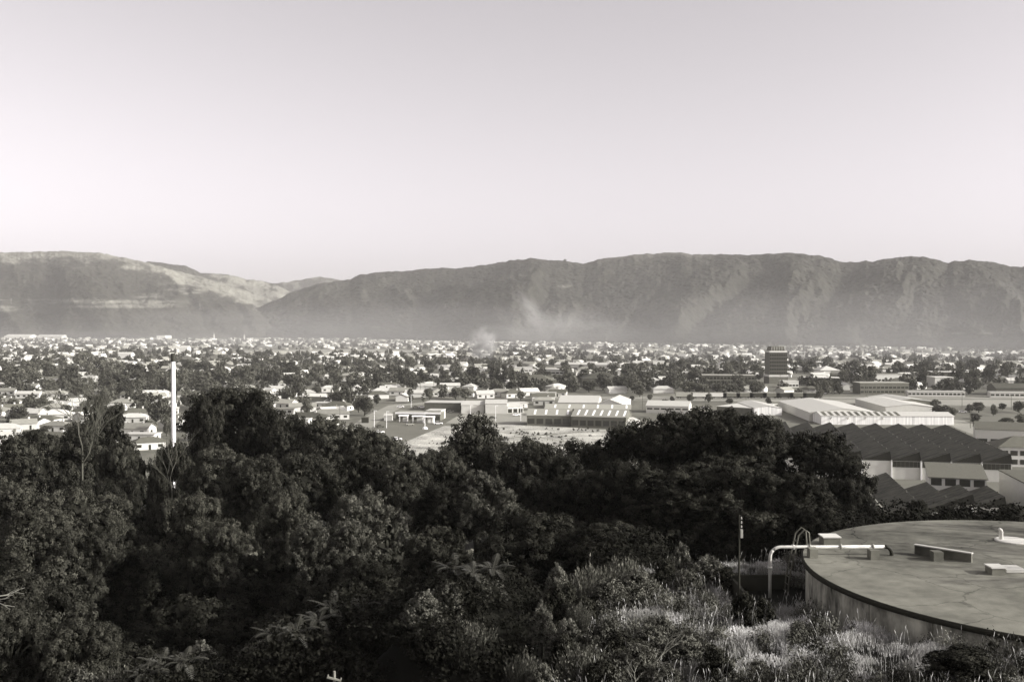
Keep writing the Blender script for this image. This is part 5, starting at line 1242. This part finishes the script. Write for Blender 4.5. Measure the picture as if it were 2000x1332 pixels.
bare_tree('leafless_tree', 'leafless tree beyond the right side of the tank throwing branch shadows on it', (35.5, 36.5, float(T(35.5,36.5))), 12.0, 17, M['bark2'], .5, 6, .22)
bare_tree('leafless_tree', 'second leafless tree beyond the right side of the tank', (39., 42.5, float(T(39.,42.5))), 13.0, 19, M['bark2'], .55, 6, .24)
# tall grass ----------------------------------------------------------
def grass(name, n, seed, box, hmin, hmax, lab, cond):
    r = np.random.default_rng(seed)
    x = r.uniform(box[0], box[1], n); y = r.uniform(box[2], box[3], n)
    cl = fbm(x*1.1, y*1.1, 77, 3); big = fbm(x*.3, y*.3, 78, 2)
    k = cond(x, y) & (r.random(n) < np.clip((cl-.36)*4, .05, 1))
    x, y, cl, big = x[k], y[k], cl[k], big[k]; n = len(x); z = T(x, y) - .05
    L = (hmin + (hmax-hmin)*np.clip((cl-.3)*2.2, 0, 1)*r.uniform(.5,1.1,n)) * (.6+.8*big); w = r.uniform(.004,.010,n)
    a_ = r.uniform(0, 6.28, n); lean = r.uniform(.02,.42,n); la = fbm(x*.5, y*.5, 80)*6.28 + r.normal(0,1.5,n)
    bx, by = np.cos(a_)*w, np.sin(a_)*w; V = []
    for f_, ww2, lz in ((0,1,0),(.5,.9,.5),(1.0,.55,.92)):
        ox = np.cos(la)*lean*L*f_*f_; oy = np.sin(la)*lean*L*f_*f_; zz = z + L*lz
        V.append(np.stack([x+ox-bx*ww2, y+oy-by*ww2, zz], -1)); V.append(np.stack([x+ox+bx*ww2, y+oy+by*ww2, zz], -1))
    V = np.stack(V, 1).reshape(-1, 3); i = np.arange(n)[:, None]*6
    Fq = np.concatenate([i + np.array([[0,1,3,2]]), i + np.array([[2,3,5,4]])], 0)
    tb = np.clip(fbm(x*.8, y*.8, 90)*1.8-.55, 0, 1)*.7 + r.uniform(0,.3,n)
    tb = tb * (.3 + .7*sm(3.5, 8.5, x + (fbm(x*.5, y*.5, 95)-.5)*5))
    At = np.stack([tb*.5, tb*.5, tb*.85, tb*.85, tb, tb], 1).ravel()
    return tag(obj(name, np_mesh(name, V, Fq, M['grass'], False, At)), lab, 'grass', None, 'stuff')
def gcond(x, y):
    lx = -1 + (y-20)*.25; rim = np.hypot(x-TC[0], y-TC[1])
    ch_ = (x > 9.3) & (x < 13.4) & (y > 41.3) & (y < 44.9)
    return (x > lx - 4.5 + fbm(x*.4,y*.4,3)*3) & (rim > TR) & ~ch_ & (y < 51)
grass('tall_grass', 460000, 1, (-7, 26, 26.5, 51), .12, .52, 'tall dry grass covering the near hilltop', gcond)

rs_ = np.random.default_rng(8); n_ = 9000; gx = rs_.uniform(-7, 26, n_); gy = rs_.uniform(26.5, 50, n_); kk = gcond(gx, gy) & (fbm(gx*.7, gy*.7, 99) > .45); gx, gy = gx[kk], gy[kk]; n_ = len(gx); gz = T(gx, gy) - .05
L_ = rs_.uniform(.45, 1.05, n_); la = rs_.uniform(0, 6.28, n_); le = rs_.uniform(.05, .35, n_); an = rs_.uniform(0, 3.14, n_); wx, wy = np.cos(an)*.0045, np.sin(an)*.0045; VV = []
for f_, w_ in ((0, 1), (.5, .9), (.82, .7), (.9, 3.2), (1., .6)):
    ox = gx + np.cos(la)*le*L_*f_*f_; oy = gy + np.sin(la)*le*L_*f_*f_; VV += [np.stack([ox-wx*w_, oy-wy*w_, gz+L_*f_], -1), np.stack([ox+wx*w_, oy+wy*w_, gz+L_*f_], -1)]
ii = np.arange(n_)[:, None]*10; Fq = np.concatenate([ii + np.array([[a_, a_+1, a_+3, a_+2]]) for a_ in (0, 2, 4, 6)], 0)
tag(obj('seed_stalks', np_mesh('seed_stalks', np.stack(VV, 1).reshape(-1, 3), Fq, M['grass'], False, np.repeat(rs_.uniform(0, .45, n_), 10))), 'thin dry seed stalks rising above the grass', 'grass stalks', None, 'stuff')
wp = []
while len(wp) < 850:
    x, y = rs_.uniform(-6, 26), rs_.uniform(27, 50)
    if bool(gcond(np.array(x), np.array(y))) and fbm(x*.45, y*.45, 66) > (.56 if x > 7 else .4): wp.append((x, y))
wm_ = crown('wd', M['scrubm'], 970, .34, .42, .0, 7, 8, 12, .028, lobe=.35, clump=.06, mound=True, shoots=5, jit=.5)[0]
nv = len(wm_.vertices); bv = np.empty(nv*3, np.float32); wm_.vertices.foreach_get('co', bv); bv = bv.reshape(-1, 3); bf = np.arange(nv).reshape(-1, 4); VV = []; FF = []; AA = []
for i_, (x, y) in enumerate(wp):
    s_ = rs_.uniform(.5, 1.5); a_ = rs_.uniform(0, 6.28); c_, q_ = math.cos(a_), math.sin(a_); VV.append(np.stack([(bv[:,0]*c_-bv[:,1]*q_)*s_+x, (bv[:,0]*q_+bv[:,1]*c_)*s_+y, bv[:,2]*s_*rs_.uniform(.7,1.5)+float(T(x,y))], -1)); FF.append(bf+i_*nv); AA.append(np.full(nv, rs_.random()*.8))
tag(obj('ground_weeds', np_mesh('ground_weeds', np.concatenate(VV), np.concatenate(FF), M['scrubm'], False, np.concatenate(AA))), 'tangled low weeds scattered through the grass', 'weeds', None, 'stuff')
# extra low scrub on the slope that no one could count
def scrub(n, seed, near=False):
    r = np.random.default_rng(seed); pts = []
    while len(pts) < n:
        x, y = (r.uniform(-34, 8), r.uniform(25, 56)) if near else (r.uniform(-60, 40), r.uniform(50, 150))
        lx = -1 + (y-20)*.25
        if y < 52 and x > lx - 3: continue
        if y < 62 and x > 8 : continue
        pts.append((x, y))
    me = crown('sc', M['leaf_d'], 950, 1.6, 1.8, .1, 9, *((22, 4, .11) if near else (30, 6, .085)), lobe=.45, tuft=.14)[0]
    n0 = len(me.vertices); bv = np.empty(n0*3, np.float32); me.vertices.foreach_get('co', bv); bv = bv.reshape(-1,3)
    Vs=[]; Fs=[]; 
    bf = np.arange(n0).reshape(-1,4)
    for i,(x,y) in enumerate(pts):
        s = r.uniform(.35,.8) if near else r.uniform(.7,1.8); a_ = r.uniform(0,6.28); c_, s_ = math.cos(a_), math.sin(a_); v = bv*s
        Vs.append(np.stack([v[:,0]*c_-v[:,1]*s_+x, v[:,0]*s_+v[:,1]*c_+y, v[:,2]+float(T(x,y))], -1)); Fs.append(bf+i*n0)
    V = np.concatenate(Vs)
    return tag(obj('undergrowth' if near else 'hillside_undergrowth', np_mesh('undergrowth', V, np.concatenate(Fs), M['leaf_d'], False, r.random(len(V))*.3)), 'dark undergrowth in the hollow below the ferns' if near else 'dark undergrowth covering the wooded slope', 'undergrowth', None, 'stuff')
scrub(1000, 5)
scrub(1300, 6, True)

# tell look-alikes apart by their place from left to right
by = {}
for o in bpy.data.objects:
    if o.parent is None and 'label' in o: by.setdefault(o['label'], []).append(o)
for lab, os_ in by.items():
    if 2 <= len(os_) <= 4 and len(lab.split()) <= 14:
        os_.sort(key=lambda o: o.location.x / max(o.location.y, 1))
        for o, w_ in zip(os_, {2: ('left one', 'right one'), 3: ('left one', 'middle one', 'right one'), 4: ('leftmost one', 'second one', 'third one', 'rightmost one')}[len(os_)]): o['label'] = lab + ', ' + w_
# ------------------------------------------------------------------ haze
hz = MB().box(-7400,-300,-3,7400,9300,440).mesh('haze'); ho = obj('haze', hz); tag(ho, 'pale haze filling the valley', 'haze', None, 'stuff')
m = bpy.data.materials.new('haze'); m.use_nodes = True; m.node_tree.nodes.remove(m.node_tree.nodes['Principled BSDF'])
pv = m.node_tree.nodes.new('ShaderNodeVolumePrincipled'); pv.inputs['Density'].default_value = 0.55e-4; pv.inputs['Color'].default_value = (.98,.955,.90,1); pv.inputs['Anisotropy'].default_value = 0.0
m.node_tree.links.new(pv.outputs[0], m.node_tree.nodes['Material Output'].inputs['Volume']); hz.materials.append(m)

# ------------------------------------------------------------------ light, sky, camera
SUN_EL = 23.; SUN_AZ = 17.        # sun to the right, 17 degrees behind the camera plane
sd = Vector((math.cos(R(SUN_EL))*math.cos(R(SUN_AZ)), -math.cos(R(SUN_EL))*math.sin(R(SUN_AZ)), math.sin(R(SUN_EL))))
sl = bpy.data.lights.new('sun', 'SUN'); sl.energy = 3.0; sl.angle = R(.5); sl.color = (1,.985,.95)
so = bpy.data.objects.new('sun', sl); COL.objects.link(so); so.rotation_euler = sd.to_track_quat('Z', 'Y').to_euler(); so.location = (0,0,600)
w = bpy.data.worlds.new('World'); SC.world = w; w.use_nodes = True; nt = w.node_tree; N = nt.nodes; L = nt.links
bg = N['Background']; sk = N.new('ShaderNodeTexSky'); sk.sky_type = 'NISHITA'; sk.sun_disc = False; sk.sun_elevation = R(SUN_EL)
sk.sun_rotation = math.atan2(sd.x, sd.y); sk.air_density = 1.; sk.dust_density = 3.0; sk.ozone_density = 1
bw = N.new('ShaderNodeRGBToBW'); L.new(sk.outputs[0], bw.inputs[0]); vm = N.new('ShaderNodeVectorMath'); vm.operation = 'SCALE'; vm.inputs[0].default_value = (1.0,.945,.992)
L.new(bw.outputs[0], vm.inputs['Scale']); L.new(vm.outputs[0], bg.inputs[0]); bg.inputs[1].default_value = .128

cam = bpy.data.cameras.new('camera'); co = bpy.data.objects.new('camera', cam); COL.objects.link(co); SC.camera = co
cam.sensor_width = 36; cam.lens = F/2000*36; cam.clip_end = 30000; cam.clip_start = .1
co.location = (0,0,CAMZ); co.rotation_euler = (math.pi/2 - TH, 0, 0)
SC.view_settings.view_transform = 'Standard'; SC.view_settings.look = 'None'; SC.view_settings.gamma = 1; SC.view_settings.exposure = 1.15
SC.cycles.use_denoising = True; SC.cycles.max_bounces = 4; SC.cycles.diffuse_bounces = 2; SC.cycles.glossy_bounces = 1; SC.cycles.volume_bounces = 0; SC.cycles.transparent_max_bounces = 8
